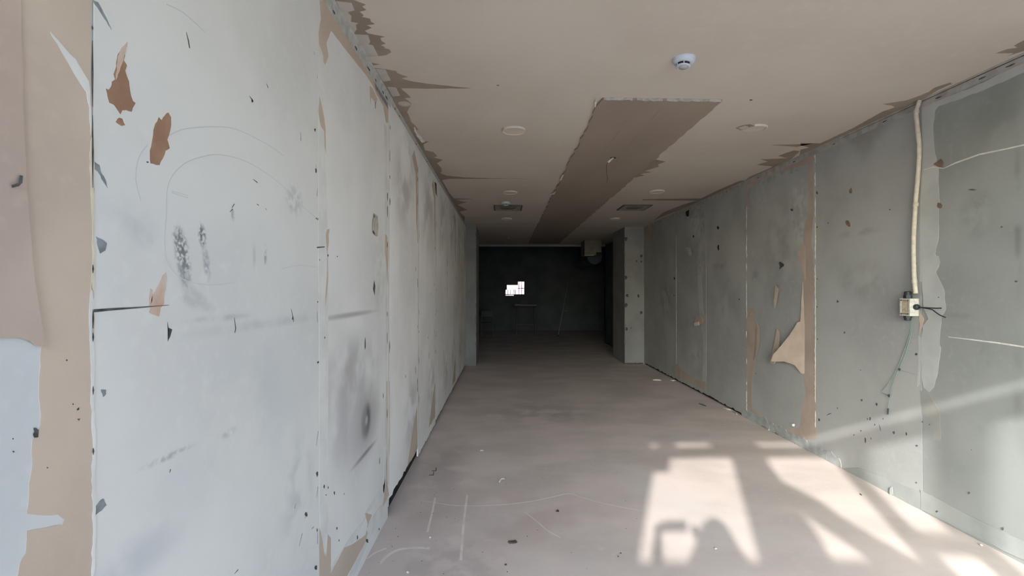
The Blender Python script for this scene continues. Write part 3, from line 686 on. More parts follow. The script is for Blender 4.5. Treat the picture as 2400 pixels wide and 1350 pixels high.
for k in range(len(vs_) - 1):
    if k in (int(len(vs_) * .27), int(len(vs_) * .51)): continue
    bm.faces.new((vs_[k][0], vs_[k + 1][0], vs_[k + 1][1], vs_[k][1]))
bmesh.ops.solidify(bm, geom=bm.faces, thickness=.004)
mesh_obj('broken_edge', bm, M['core'], strip)
bm = bmesh.new()
for p in ([(605, 750), (590, 760), (572, 795), (585, 797)], [(545, 880), (520, 900), (490, 912), (530, 908)], [(860, 150), (845, 185), (850, 225), (860, 190)]):
    add_slab(bm, mp(CE, crop(p, *T1)), f_ceil, .016, .004)
mesh_obj('broken_edge', bm, M['core'], strip)
bm = bmesh.new()
for u in (.95, 1.14):
    add_slab(bm, stroke([(u, 3.45), (u + .003, 4.5), (u, 6.0), (u, 8.0)], .007), f_ceil, .016, .0005)
stuff(mesh_obj('seam_line', bm, M['ceil_tear'], strip))

# round blanking discs over old downlight holes
def disc(px, py, label, r=.098, grp='round ceiling discs'):
    u, v = CE(px, py)
    t = tag(empty('ceiling_disc', (u, v, H)), label, 'ceiling disc', grp)
    bm = bmesh.new(); add_lathe(bm, [(r, 0), (r, -.013), (r * .985, -.016), (r * .95, -.016), (r * .92, -.012)], 48)
    mesh_obj('rim', bm, M['disc_rim'], t)
    bm = bmesh.new(); add_lathe(bm, [(0, -.012), (r * .5, -.012), (r * .93, -.0118)], 48)
    mesh_obj('cover_plate', bm, M['disc'], t, True)
    return t
M['disc_rim'] = material('disc_rim_highlight', srgb(206, 198, 186), None, rough_=.5)  # rim lightened so its colour carries the edge highlight
M['disc'] = material('disc_paint', srgb(203, 191, 178), srgb(196, 184, 170), 4, .7)
disc(1205, 304, 'round off-white ceiling disc left of the brown strip, nearest to the viewer')
disc(1196, 450, 'second round ceiling disc left of the brown strip, just before the left square vent')
disc(1188, 512, 'faint farthest ceiling disc left of the brown strip, beyond the left square vent')
disc(1540, 448, 'small tilted-looking ceiling disc right of the brown strip, before the right square vent')
disc(1442, 512, 'faint farthest ceiling disc right of the brown strip, beyond the right square vent')
# the broken one
u, v = CE(1768, 300)
t = tag(empty('broken_ceiling_disc', (u, v, H)), 'broken ceiling disc with a torn dark gap, right of the brown strip', 'ceiling disc', 'round ceiling discs')
bm = bmesh.new(); add_lathe(bm, [(.1, 0), (.1, -.014), (.096, -.017), (.088, -.014), (.085, -.002)], 30, a0=math.radians(-115), a1=math.radians(10)); mesh_obj('rim', bm, M['disc_rim'], t)
def f_disc(a, b, w): return (a, b, -w)
slab('cover_plate', rough([(.085 * math.cos(math.radians(a)), .085 * math.sin(math.radians(a))) for a in range(-120, 171, 15)] + [(-.05, .0), (-.03, -.05)], .002, .02, 2), f_disc, .0, .003, M['disc'], t)
slab('torn_hole', rough([(-.16, .0), (-.10, .05), (-.04, .06), (-.06, .0), (-.03, -.06), (-.08, -.09), (-.13, -.06)], .006, .02, 3), f_disc, .0, .0012, M['ceil_tear'], t)
slab('paper_scrap', rough([(-.14, -.01), (-.09, .03), (-.05, .02), (-.06, -.03), (-.11, -.06)], .004, .02, 4), f_disc, .002, .004, M['ceil_scrap'], t)

# smoke detectors
def detector(px, py, label, rz, tilt=(0, 0)):
    u, v = CE(px, py)
    t = tag(empty('smoke_detector', (u, v, H), (tilt[0], tilt[1], rz)), label, 'smoke detector', 'smoke detectors')
    bm = bmesh.new(); add_lathe(bm, [(.066, .004), (.066, -.010), (.063, -.013)], 48); mesh_obj('base', bm, M['plastic'], t, True)
    bm = bmesh.new(); add_lathe(bm, [(.063, -.012), (.061, -.018), (.054, -.027), (.046, -.031), (.040, -.0315)], 48); mesh_obj('body', bm, M['plastic'], t, True)
    bm = bmesh.new(); add_lathe(bm, [(.0395, -.031), (.0385, -.046)], 48); mesh_obj('sensing_chamber', bm, M['plastic_dark'], t, True)
    cap = None
    bm = bmesh.new(); add_lathe(bm, [(.041, -.044), (.041, -.048), (.037, -.051), (.029, -.052), (.027, -.050), (0, -.050)], 48); cap = mesh_obj('cap', bm, M['plastic'], t, True)
    bm = bmesh.new(); add_lathe(bm, [(.026, -.050), (.025, -.054), (0, -.055)], 32); mesh_obj('badge', bm, M['plastic_grey'], cap, True)
    for k in range(6):
        a = k * math.pi / 3
        bm = bmesh.new(); box(bm, .035, .0425, -.003, .003, -.047, -.030, .001)
        bmesh.ops.rotate(bm, verts=bm.verts, cent=(0, 0, 0), matrix=Matrix.Rotation(a, 3, 'Z')); mesh_obj('rib', bm, M['plastic'], t)
    return t
detector(1603, 138, 'round white smoke detector near the viewer, tilted on the open ceiling', .25, (.0, .10))
detector(1186, 474, 'small far smoke detector in front of the left square vent', 0)

# square vents
def vent(px0, px1, py0, py1, label):
    pts = [CE(px0, py0), CE(px1, py0)]
    cx = (CE((px0 + px1) / 2, (py0 + py1) / 2)); w = .23; d = .25
    t = tag(empty('square_ceiling_vent', (cx[0], cx[1], H)), label, 'ceiling vent', 'square ceiling vents')
    bm = bmesh.new()
    for a in ((-w, w, -d, -d + .022), (-w, w, d - .022, d), (-w, -w + .022, -d + .022, d - .022), (w - .022, w, -d + .022, d - .022)): box(bm, a[0], a[1], a[2], a[3], -.012, .002, .002)
    mesh_obj('frame', bm, M['vent_frame'], t)
    bm = bmesh.new()
    o = [(-w + .022, -d + .022), (w - .022, -d + .022), (w - .022, d - .022), (-w + .022, d - .022)]; i_ = [(x * .72, y * .72) for x, y in o]
    A = [bm.verts.new((x, y, -.012)) for x, y in o]; B = [bm.verts.new((x, y, -.002)) for x, y in i_]
    for k in range(4): bm.faces.new((A[k], A[(k + 1) % 4], B[(k + 1) % 4], B[k]))
    bm.faces.new(B)
    mesh_obj('recessed_panel', bm, M['vent_metal'], t)
    bm = bmesh.new(); add_lathe(bm, [(.13, -.003), (.125, -.012), (.06, -.016), (0, -.016)], 40); mesh_obj('round_diffuser', bm, M['vent_core'], t, True)
vent(1158, 1223, 479, 494, 'dark square ceiling vent left of the brown strip, behind the small smoke detector')
vent(1452, 1520, 479, 493, 'dark square ceiling vent right of the brown strip')

# stub and hanging wire in the brown strip
u, v = CE(1437, 366)
t = tag(empty('hanging_wire', (u, v, H - .016)), 'short white conduit stub with a thin wire hanging from the brown ceiling strip', 'wire')
bm = bmesh.new(); add_tube(bm, [(0, .0, .004), (-.022, -.01, -.02), (-.055, -.02, -.05)], .011, 12); mesh_obj('conduit_stub', bm, M['plaster_bit'], t, True)
bm = bmesh.new(); add_tube(bm, smooth_path([(-.054, -.02, -.049), (-.068, -.02, -.075), (-.07, -.02, -.13), (-.068, -.025, -.18), (-.062, -.02, -.21), (-.068, -.02, -.25)]), .0022, 6); mesh_obj('wire', bm, M['rust'], t, True)
bm = bmesh.new(); add_lathe(bm, [(0, -.001), (.03, -.001), (.024, -.002), (.02, .0)], 20); mesh_obj('drill_hole', bm, M['dark_cavity'], t)

# box, duct and sprinkler hanging by the end of the low ceiling
x0, _ = on_y(1370, 600, 12.95); x1, _ = on_y(1410, 600, 12.95); xm, _ = on_y(1397, 600, 12.95)
zb = on_y(1390, 598, 12.95)[1]; zc = on_y(1400, 591, 12.95)[1]
t = tag(empty('duct_box', (x0, 12.95, H)), 'dim grey metal duct box hanging below the far end of the ceiling', 'duct')
bm = bmesh.new(); box(bm, 0, xm - x0, 0, .6, zb - H, 0, .004); mesh_obj('housing', bm, M['ac'], t)
bm = bmesh.new(); box(bm, xm - x0, x1 - x0, .01, .6, zc - H, 0, .004); mesh_obj('side_housing', bm, M['ac'], t)
bm = bmesh.new(); box(bm, -.005, xm - x0 - .06, -.006, .02, zb - H - .012, zb - H + .002); mesh_obj('flange', bm, M['alu'], t)
bm = bmesh.new(); add_tube(bm, [(2.66, YE + .12, 2.55), (2.66, YE + 2.5, 2.55)], .22, 20); tag(mesh_obj('round_duct', bm, M['back_wall']), 'dark round duct in the unlit room, right of the grey duct box', 'duct')

# ------------------------------------------------------------------ RIGHT WALL details
def rslab(name, pts, panel_i, mat, off=.0, th=.0008, amp=.0, step=.03, seed=0, lift=None, cr=None):
    if cr: pts = crop(pts, *cr)
    q = mp(RW, pts)
    if amp: q = rough(q, amp, step, seed)
    return slab(name, q, f_right, off, th, mat, RP[panel_i], lift)
D3 = (1880, 100, 2.5); D4 = (1880, 600, 2.7); D5 = (1880, 900, 3.0); D2 = (1440, 420, 1097 / 520); D7 = (1740, 600, 4.5); D8 = (1560, 840, 2081 / 370)
M['filler_r'] = material('grey_filler', srgb(180, 183, 182), srgb(170, 173, 172), 5, .95, bump=.04)
M['tan_r'] = material('torn_mauve_brown_paper', srgb(177, 163, 153), srgb(166, 152, 143), 4, .95, fine=.05)
M['flap_r'] = material('peeled_paper', srgb(190, 174, 161), srgb(178, 162, 150), 6, .95)
M['skirt'] = material('skirting_filler', srgb(160, 164, 162), srgb(148, 152, 150), 4, .95, bump=.05)
M['chalk'] = material('white_edge', srgb(224, 222, 216), srgb(206, 203, 196), 30, .95)
M['filler_wet'] = material('smeared_filler', srgb(168, 173, 173), srgb(150, 154, 154), 12, .95, bump=.15)
# nearest sheets: broad filler band round the edge
rslab('joint_filler', [(700, 372), (730, 362), (900, 300), (1060, 235), (1300, 108), (1700, -60), (1700, 60), (1300, 175), (1060, 280), (900, 340), (800, 372), (778, 400), (768, 500), (775, 620), (800, 740), (798, 820), (805, 930), (800, 1050), (800, 1150), (785, 1200), (780, 1240), (808, 1280), (800, 1320), (778, 1350), (770, 1400), (690, 1400), (690, 1000), (700, 700)], 2, M['filler_r'], 0, .0009, .003, .04, 1, None, D3)
rslab('joint_filler', [(760, 0), (865, 0), (875, 40), (845, 90), (870, 150), (902, 220), (910, 340), (885, 380), (880, 440), (870, 560), (880, 590), (860, 740), (835, 830), (805, 862), (770, 830), (755, 760), (752, 600), (765, 440), (800, 400), (770, 330), (760, 200)], 2, M['filler_r'], .0009, .0008, .003, .03, 2, None, D4)
rslab('joint_filler', [(745, 850), (800, 870), (870, 980), (880, 1160), (830, 1165), (825, 1060), (760, 1010)], 2, material('dull_filler', srgb(150, 150, 146), srgb(142, 142, 138), 6), 0, .0006, .003, .03, 3, None, D4)
rslab('joint_filler', [(740, 400), (750, 360), (775, 395), (770, 420), (745, 500), (740, 480), (748, 430)], 2, M['flap_r'], .0017, .0008, .002, .02, 4, None, D4)
rslab('joint_filler', [(735, 500), (760, 520), (750, 700), (740, 820), (725, 830), (735, 700)], 2, M['filler_r'], .0, .0009, .002, .03, 5, None, D4)
rslab('skirting_band', [(835, 745), (1000, 830), (1200, 935), (1560, 1108), (2100, 1370), (2100, 1500), (1560, 1235), (1460, 1192), (1100, 1015), (860, 893), (838, 880)], 2, M['skirt'], 0, .004, .003, .05, 6, None, D5)
rslab('skirting_band', [(390, 588), (600, 668), (832, 762), (834, 880), (640, 800), (500, 725), (430, 680), (300, 612), (280, 595)], 3, M['skirt'], 0, .003, .003, .05, 7, None, D5)
bm = bmesh.new()
spx(bm, RW, f_right, [(715, 745), (770, 728), (830, 737), (900, 705), (1040, 655), (1200, 622), (1320, 595)], [.006, .006, .004, .01, .009, .008, .008], D3, .0018)
spx(bm, RW, f_right, [(925, 512), (1080, 530), (1240, 550), (1404, 575)], [.003, .008, .009, .009], D4, .001)
stuff(mesh_obj('scratch_line', bm, M['chalk'], RP[2]))
bm = bmesh.new()
for p in ([(770, 712), (815, 680), (832, 700), (826, 730), (800, 728)],): add_px(bm, RW, f_right, p, D3, .002)
for k, (x, y, rx, ry) in enumerate([(806, 955, 16, 20)]): add_px(bm, RW, f_right, blob(x, y, rx, ry, 9, k), D3, .002)
stuff(mesh_obj('brown_tears', bm, M['brown_dull'], RP[2]))
bm = bmesh.new()
for k, (x, y, rx, ry) in enumerate([(285, 868, 11, 18), (270, 1062, 14, 22)]): add_px(bm, RW, f_right, blob(x, y, rx, ry, 9, k + 3, -.5 * k, .25), D3, .0005)
stuff(mesh_obj('brown_tears', bm, M['brown_dull'], RP[3]))
bm = bmesh.new()
for k, (x, y, rx, ry) in enumerate([(514, 978, 5, 4), (152, 1056, 4, 4), (87, 880, 5, 10), (88, 1080, 4, 6), (500, 428, 6, 8), (155, 596, 12, 4)]): add_px(bm, RW, f_right, blob(x, y, rx, ry, 8, k), D3, .0005)
for k, (x, y, rx, ry) in enumerate([(225, 288, 9, 9), (96, 145, 3, 5), (95, 322, 3, 6), (97, 526, 4, 5), (722, 620, 10, 9), (723, 48, 4, 4), (617, 720, 6, 9), (377, 913, 7, 8), (472, 938, 6, 9), (224, 963, 4, 6), (108, 1036, 7, 10), (430, 1030, 5, 10), (414, 1032, 4, 6), (460, 1068, 4, 7), (328, 1132, 4, 4), (372, 1106, 4, 5), (580, 1117, 7, 10), (660, 1127, 6, 12), (400, 1165, 5, 18), (436, 1155, 3, 8), (512, 1030, 4, 4), (268, 485, 5, 8), (370, 722, 4, 4)]): add_px(bm, RW, f_right, blob(x, y, rx, ry, 8, k + 9), D4, .0005)
spx(bm, RW, f_right, [(487, 1068), (493, 1085), (498, 1108)], [.003, .008, .004], D4)
spx(bm, RW, f_right, [(155, 1008), (175, 998), (185, 996)], [.003, .008, .004], D4)
stuff(mesh_obj('gouge_marks', bm, material('dark_grey_gouge', srgb(72, 72, 70), srgb(96, 95, 92), 40, .95), RP[3]))
bm = bmesh.new()
for k, (x, y, rx, ry) in enumerate([(865, 262, 5, 4), (763, 1050, 5, 5), (1356, 160, 10, 6), (880, 332, 6, 4)]): add_px(bm, RW, f_right, blob(x, y, rx, ry, 8, k + 9), D4, .002)
for k, (x, y, rx, ry) in enumerate([(808, 694, 5, 6), (812, 434, 8, 6), (1195, 462, 4, 4), (1415, 1018, 8, 12), (1178, 765, 9, 10), (900, 285, 6, 4), (950, 897, 10, 8)]): add_px(bm, RW, f_right, blob(x, y, rx, ry, 8, k + 9), D5, .0045)
for k, (x, y, rx, ry) in enumerate([(1170, 1080, 8, 6), (1000, 862, 26, 5)]): add_px(bm, RW, f_right, blob(x, y, rx, ry, 8, k + 9), D3, .001)
stuff(mesh_obj('gouge_marks', bm, material('grey_gouge', srgb(84, 86, 84), srgb(104, 104, 100), 40, .95), RP[2]))
# chip standing off the skirting band
bm = bmesh.new(); add_px(bm, RW, f_right, [(645, 722), (664, 738), (668, 765), (655, 772), (650, 745)], D5, .001, .001); stuff(mesh_obj('gouge_marks', bm, M['black'], RP[3]))
rslab('peeled_paper_flap', [(632, 728), (648, 722), (652, 775), (630, 778), (628, 750)], 3, M['filler_r'], .004, .002, .001, .02, 8, lambda u, v: .01, D5)

# sheet with the brown torn border (between the two white-edged joints)
rslab('torn_paper_patch', [(658, 0), (700, -22), (960, -115), (992, -125), (998, 300), (990, 420), (985, 700), (998, 960), (1000, 1285), (930, 1290), (850, 1240), (700, 1165), (660, 1140), (655, 900), (655, 640), (690, 640), (690, 700), (715, 730), (718, 800), (700, 870), (680, 1000), (680, 1140), (760, 1190), (860, 1240), (915, 1225), (925, 1150), (945, 1060), (935, 975), (925, 900), (930, 700), (930, 500), (938, 350), (935, 250), (955, 190), (965, 60), (958, 0), (960, -80), (830, -20), (700, 30), (668, 50), (668, 140), (655, 140)], 4, M['tan_r'], 0, .0006, .003, .05, 10, None, D2)
rslab('torn_paper_patch', [(935, 320), (945, 330), (945, 500), (938, 480), (925, 430), (905, 360), (925, 345)], 4, M['flap_r'], .0007, .001, .002, .03, 11, None, D2)
def fold(u, v, a, w, hgt): return hgt * max(0.0, (u - a) / w)
# long peeled corner of paper curling away from the wall
qa = RW(*crop([(648, 900)], *D7)[0])[0]
rslab('peeled_paper_flap', [(640, 270), (655, 700), (655, 1240), (628, 1240), (580, 1150), (500, 1110), (440, 1115), (405, 1110), (420, 1040), (470, 960), (545, 830), (600, 700), (622, 690)], 4, M['flap_r'], .0008, .0012, .003, .04, 12, lambda u, v: .09 * max(0, (u - qa) / .35), D7)
rslab('peeled_paper_flap', [(365, 300), (405, 345), (390, 420), (370, 545), (355, 550), (350, 480), (360, 400)], 4, M['flap_r'], .0008, .0012, .002, .03, 13, lambda u, v: .02, D7)
rslab('peeled_paper_flap', [(370, 760), (400, 800), (412, 880), (410, 1000), (395, 1100), (375, 1140), (325, 1125), (345, 1050), (355, 950), (365, 850)], 4, M['flap_r'], .0008, .0012, .003, .03, 14, lambda u, v: .03 * max(0, (1.2 - v) / .3), D7)
rslab('peeled_paper_flap', [(165, 700), (185, 780), (195, 920), (160, 1050), (130, 1110), (150, 1000), (160, 850)], 4, M['tan_r'], .0008, .0012, .002, .03, 15, lambda u, v: .01, D7)
rslab('peeled_paper_flap', [(320, 1115), (345, 1100), (380, 1120), (360, 1138)], 4, M['core'], .03, .008, .002, .02, 16, None, D7)
bm = bmesh.new()
for p in ([(382, 72), (400, 60), (440, 85), (438, 105), (405, 130), (388, 142), (395, 110)],): add_px(bm, RW, f_right, p, D7, .0007, amp=.002)
for k, (x, y, rx, ry) in enumerate([(425, 1122, 4, 3), (450, 1125, 4, 3), (145, 1240, 4, 4)]): add_px(bm, RW, f_right, blob(x, y, rx, ry, 7, k), D7, .003)
for k, (x, y, rx, ry) in enumerate([(877, 152, 7, 7)]): add_px(bm, RW, f_right, blob(x, y, rx, ry, 7, k), D2, .001)
stuff(mesh_obj('gouge_marks', bm, M['black'], RP[4]))
# white broken edges of the two joints
bm = bmesh.new()
r = random.Random(5); y = -5
while y < 1150:
    n = y + r.uniform(14, 60)
    if r.random() < .72: spx(bm, RW, f_right, [(653, y), (654 + r.uniform(-1.5, 2), (y + n) / 2), (653.5, n)], [.003, r.uniform(.010, .022), .003], D2, .0006, .002)
    y = n
stuff(mesh_obj('white_joint_edge', bm, M['chalk'], RP[5]))
bm = bmesh.new(); y = -130
while y < 1280:
    n = y + r.uniform(14, 60)
    if r.random() < .85: spx(bm, RW, f_right, [(994, y), (993 + r.uniform(-2, 2), (y + n) / 2), (994, n)], [.003, r.uniform(.008, .02), .003], D2, .0008, .002)
    y = n
stuff(mesh_obj('white_joint_edge', bm, M['chalk'], RP[4]))
rslab('joint_filler', [(985, -90), (996, -100), (998, 480), (994, 640), (980, 640), (990, 560), (985, 420), (975, 300), (985, 180)], 4, M['filler_r'], .0006, .0006, .003, .04, 17, None, D2)
for k, (a, b) in enumerate([((668, 45), (690, 130)), ((700, 20), (950, -70)), ((865, 120), (900, 300)), ((670, 320), (690, 390))]):
    x0_, x1_, y0_, y1_ = a[0], b[0], a[1], b[1]
    rslab('joint_filler', [(x0_, y0_), ((x0_ + x1_) / 2 + 6, (y0_ + y1_) / 2 - 12), (x1_, y1_), (x1_ - 4, y1_ + 14), ((x0_ + x1_) / 2, (y0_ + y1_) / 2 + 16), (x0_ - 4, y0_ + 22)], 4, M['filler_wet'], .0006, .0005, .01, .04, 20 + k, None, D2)
# sheets further in
rslab('joint_filler', [(412, 470), (430, 480), (438, 640), (455, 720), (452, 1000), (435, 1000), (440, 800), (425, 700), (415, 600)], 6, M['filler_r'], 0, .0008, .003, .05, 30, None, D2)
rslab('joint_filler', [(310, 180), (400, 140), (440, 130), (450, 320), (430, 300), (420, 190), (330, 200)], 6, M['filler_wet'], 0, .0008, .006, .05, 31, None, D2)
rslab('torn_paper_patch', [(305, 900), (330, 940), (380, 980), (452, 1010), (452, 1045), (380, 1010), (300, 975)], 6, M['tan_r'], 0, .0006, .005, .05, 32, None, D2)
rslab('peeled_paper_flap', [(418, 680), (440, 672), (455, 690), (450, 712), (430, 722), (408, 722), (412, 700)], 6, M['flap_r'], .001, .002, .003, .02, 33, lambda u, v: .04, D2)
rslab('peeled_paper_flap', [(408, 712), (432, 705), (435, 722), (412, 726)], 6, M['core'], .045, .004, .002, .02, 34, None, D2)
rslab('peeled_paper_flap', [(358, 335), (385, 340), (392, 380), (375, 375)], 6, M['filler_r'], .001, .002, .003, .02, 35, lambda u, v: .02, D2)
for px, i in ((1655, 6), (1585, 7)):
    u = RW(px, 600)[0]
    slab('joint_filler', rough([(u - .006, .3), (u + .012, .3), (u + .014, 1.4), (u + .010, 2.5), (u - .006, 2.5)], .004, .06, px), f_right, .0003, .0012, M['chalk' if i == 7 else 'filler_r'], RP[i])
rslab('torn_paper_patch', [(150, 230), (185, 220), (190, 280), (178, 318), (160, 290)], 8, M['tan_r'], 0, .0006, .006, .05, 36, None, D2)
bm = bmesh.new()
for k, (x, y, rx, ry) in enumerate([(512, 240, 6, 9), (514, 338, 5, 14), (391, 283, 3, 8), (362, 165, 10, 24), (617, 595, 4, 3), (297, 490, 3, 7), (295, 575, 2, 4)]): add_px(bm, RW, f_right, blob(x, y, rx, ry, 8, k), D2, .001)
stuff(mesh_obj('gouge_marks', bm, M['dark_cavity'], RP[5]))
# smeared filler along the foot of the wall
r = random.Random(9)
for k in range(9):
    y = 4.35 + k * .19
    slab('filler_smear', rough([(y - .13, .004), (y + .13, .004), (y + .14, .05 + r.uniform(0, .05)), (y, .09 + r.uniform(0, .04)), (y - .12, .06)], .012, .03, k), f_right, .0005, .004 + .002 * r.random(), M['filler_wet'], RP[4 if y < 5.88 else 5])
# ceiling trim on the right wall
tr2 = struct(empty('trim_2', (XR, 0, H)), 'thin slotted metal angle along the top of the grey wall', 'trim')
bm = bmesh.new(); box(bm, -.003, 0, Y0, 10.2, -.055, -.001, .001); box(bm, -.014, 0, Y0, 10.2, -.003, -.001); mesh_obj('angle_strip', bm, material('dull_trim', srgb(176, 173, 166), srgb(156, 152, 144), 12, .6), tr2)
bm = bmesh.new()
def f_trim2(u, v, w): return (-.003 - w, u, v)
for k, yy in enumerate([2.78, 2.95, 3.25, 3.72, 4.3, 4.9, 5.6, 6.4]): add_slab(bm, blob(yy, -.034, .03 - .002 * k, .005, 8, k), f_trim2, 0, .0004)
add_slab(bm, stroke([(2.4, -.012), (3.0, -.010), (4.2, -.013)], [.006, .005, .002]), f_trim2, 0, .0004)
stuff(mesh_obj('slot', bm, M['black'], tr2))

# conduit, junction box, glands and wires
def rw_pt(px, py, off): 
    y, z = on_x(px, py, XR - off); return Vector((XR - off, y, z))
base = rw_pt(2146, 690, .03)
t = tag(empty('conduit_pipe', base), 'cream plastic conduit pipe running down the grey wall to the junction box', 'pipe')
path = [rw_pt(2155, 228, .02), rw_pt(2152, 245, .025), rw_pt(2147, 262, .03), rw_pt(2149, 290, .028), rw_pt(2154, 340, .022), rw_pt(2152, 400, .022), rw_pt(2146, 470, .025), rw_pt(2141, 560, .028), rw_pt(2142, 640, .03), rw_pt(2146, 688, .032)]
path[0].z = H - .002
bm = bmesh.new(); add_tube(bm, [p - base for p in smooth_path(path, 6)], .0145, 14); mesh_obj('pipe', bm, M['cream'], t, True)
for a, b in (((2147.5, 255), (2147, 266)), ((2146, 475), (2145.5, 484)), ((2142.5, 655), (2143, 664))):
    bm = bmesh.new(); add_tube(bm, [rw_pt(*a, .0265) - base, rw_pt(*b, .0265) - base], .018, 14); mesh_obj('coupling', bm, M['cream'], t, True)
BYF, BYN = 3.508, 3.418; BD = .06                            # far/near ends and depth of the box
bz0 = on_x(2147, 742, XR - BD)[1]; bz1 = on_x(2147, 700, XR - BD)[1]
t = tag(empty('junction_box', (XR, (BYF + BYN) / 2, bz0)), 'pale plastic junction box with beige cover on the grey wall', 'junction box')
hy = (BYF - BYN) / 2; hh = bz1 - bz0
bm = bmesh.new(); box(bm, -BD + .006, 0, -hy, hy, 0, hh, .004); mesh_obj('body', bm, M['boxbody'], t)
bm = bmesh.new()
for a in ((-hy, hy, 0, .012), (-hy, hy, hh - .012, hh), (-hy, -hy + .014, .012, hh - .012), (hy - .012, hy, .012, hh - .012)): box(bm, -BD - .006, -BD + .007, a[0], a[1], a[2], a[3], .002)
cf = mesh_obj('cover_frame', bm, M['boxbody'], t)
bm = bmesh.new(); box(bm, -BD - .003, -BD + .006, -hy + .017, hy - .014, .018, hh - .016, .003); mesh_obj('cover_plate', bm, M['boxcover'], t)
for yy, zz in ((-hy + .015, .015), (-hy + .015, hh - .014), (hy - .013, .015), (hy - .013, hh - .014)):
    bm = bmesh.new(); add_tube(bm, [(-BD - .008, yy, zz), (-BD, yy, zz)], .004, 8); mesh_obj('screw', bm, M['metal'], cf)
def gland(name, p0, p1, r):
    bm = bmesh.new(); d = Vector(p1) - Vector(p0)
    add_tube(bm, [Vector(p0), Vector(p0) + d * .45], r, 6); add_tube(bm, [Vector(p0) + d * .4, Vector(p0) + d * .9, Vector(p1)], [r * .88, r * .85, r * .65], 16)
    return mesh_obj(name, bm, M['rubber'], t)
gland('cable_gland', (-.034, .01, hh - .002), (-.034, .01, hh + .052), .026)
gland('cable_gland', (-.034, .012, .002), (-.034, .012, -.034), .025)
bm = bmesh.new(); add_lathe(bm, [(.020, 0), (.021, .012), (.016, .022), (0, .026)], 20); bmesh.ops.rotate(bm, verts=bm.verts, cent=(0, 0, 0), matrix=Matrix.Rotation(math.pi / 2, 3, 'X')); bmesh.ops.translate(bm, verts=bm.verts, vec=(-.024, -hy, hh * .52)); mesh_obj('cable_gland', bm, M['rubber'], t, True)
o3 = Vector((XR - .024, BYN - .025, bz0 + hh * .52))
for nm, pts in (('black_wire', [o3, rw_pt(2184, 722, .028), rw_pt(2195, 722.5, .03), rw_pt(2206, 722, .03)]), ('black_wire', [o3, rw_pt(2182, 725, .028), rw_pt(2192, 731, .03), rw_pt(2202, 738, .03), rw_pt(2216, 744, .03)])):
    bm = bmesh.new(); add_tube(bm, [p - t.location for p in smooth_path(pts)], .0038, 8); mesh_obj(nm, bm, M['rubber'], t, True)
base = rw_pt(2138, 757, .036)
t = tag(empty('green_wires', base), 'thin green wires dangling under the junction box with small dark connectors', 'wire')
for pts in ([(2138, 752), (2132, 785), (2118, 825), (2105, 858), (2088, 890), (2074, 910), (2067, 919), (2078, 925), (2086, 928)], [(2140, 752), (2136, 780), (2122, 830), (2108, 862), (2096, 890), (2089, 915), (2086, 930)], [(2086, 930), (2083, 945), (2081, 960), (2081, 972)], [(2108, 867), (2125, 872), (2145, 878)]):
    thin = pts[0] in ((2108, 867),)
    bm = bmesh.new(); add_tube(bm, [p - base for p in smooth_path([rw_pt(a, b, .036 if b < 760 else .008) for a, b in pts])], .001 if thin else .0016, 6); mesh_obj('wire', bm, M['green'], t, True)
for x, y, s in ((2084, 928, .010), (2108, 866, .008)):
    bm = bmesh.new(); p = rw_pt(x, y, .009) - base
    add_tube(bm, [p + Vector((0, 0, s)), p, p - Vector((0, 0, s))], [s * .9, s * .7, s * .3], 6); mesh_obj('connector', bm, M['rubber'], t)
bm = bmesh.new(); add_tube(bm, [rw_pt(2081.5, 957, .008) - base, rw_pt(2081, 971, .008) - base], .0042, 8); mesh_obj('sleeve', bm, M['rubber'], t)

# ------------------------------------------------------------------ FLOOR details
M['floor_light'] = material('pale_floor_streak', srgb(228, 216, 208), srgb(216, 203, 195), 8, .9)
bm = bmesh.new()
E1 = (1000, 900, 3.0)
def fstroke(bm, pts, w, cr=None):
    if cr: pts = crop(pts, *cr)
    add_slab(bm, rough(stroke([tuple(p) for p in smooth_path(mp(FL, pts), 5)], w), .0015, .05, int(pts[0][0])), f_floor, 0, .0003)
fstroke(bm, [(-30, 820), (60, 835), (190, 853), (330, 856), (500, 850), (700, 830), (880, 795), (1000, 770), (1100, 800), (1250, 840), (1500, 890)], .006, E1)
fstroke(bm, [(690, 900), (780, 970), (850, 1030), (940, 1080)], .006, E1)
fstroke(bm, [(285, 780), (270, 900), (255, 1030), (240, 1240)], .016, E1)
fstroke(bm, [(60, 800), (40, 900), (5, 1040)], .014, E1)
fstroke(bm, [(510, 1265), (560, 1210), (640, 1165), (760, 1150), (860, 1155)], .02, C7)
fstroke(bm, [(860, 1310), (880, 1295), (905, 1285)], .012)
stuff(mesh_obj('pale_streaks', bm, M['floor_light'], floor))
bm = bmesh.new(); r = random.Random(11)
for k in range(70):
    x = r.uniform(-.75, 1.2); y = r.uniform(2.5, 4.6)
    if r.random() < .5: x = -.75 + abs(r.gauss(0, .35)); y = 2.5 + abs(r.gauss(0, .8))
    s = r.uniform(.0015, .004); add_slab(bm, blob(x, y, s, s * r.uniform(.5, 1.2), 6, k), f_floor, 0, .0012)
stuff(mesh_obj('dust_specks', bm, M['dark_bit'], floor))

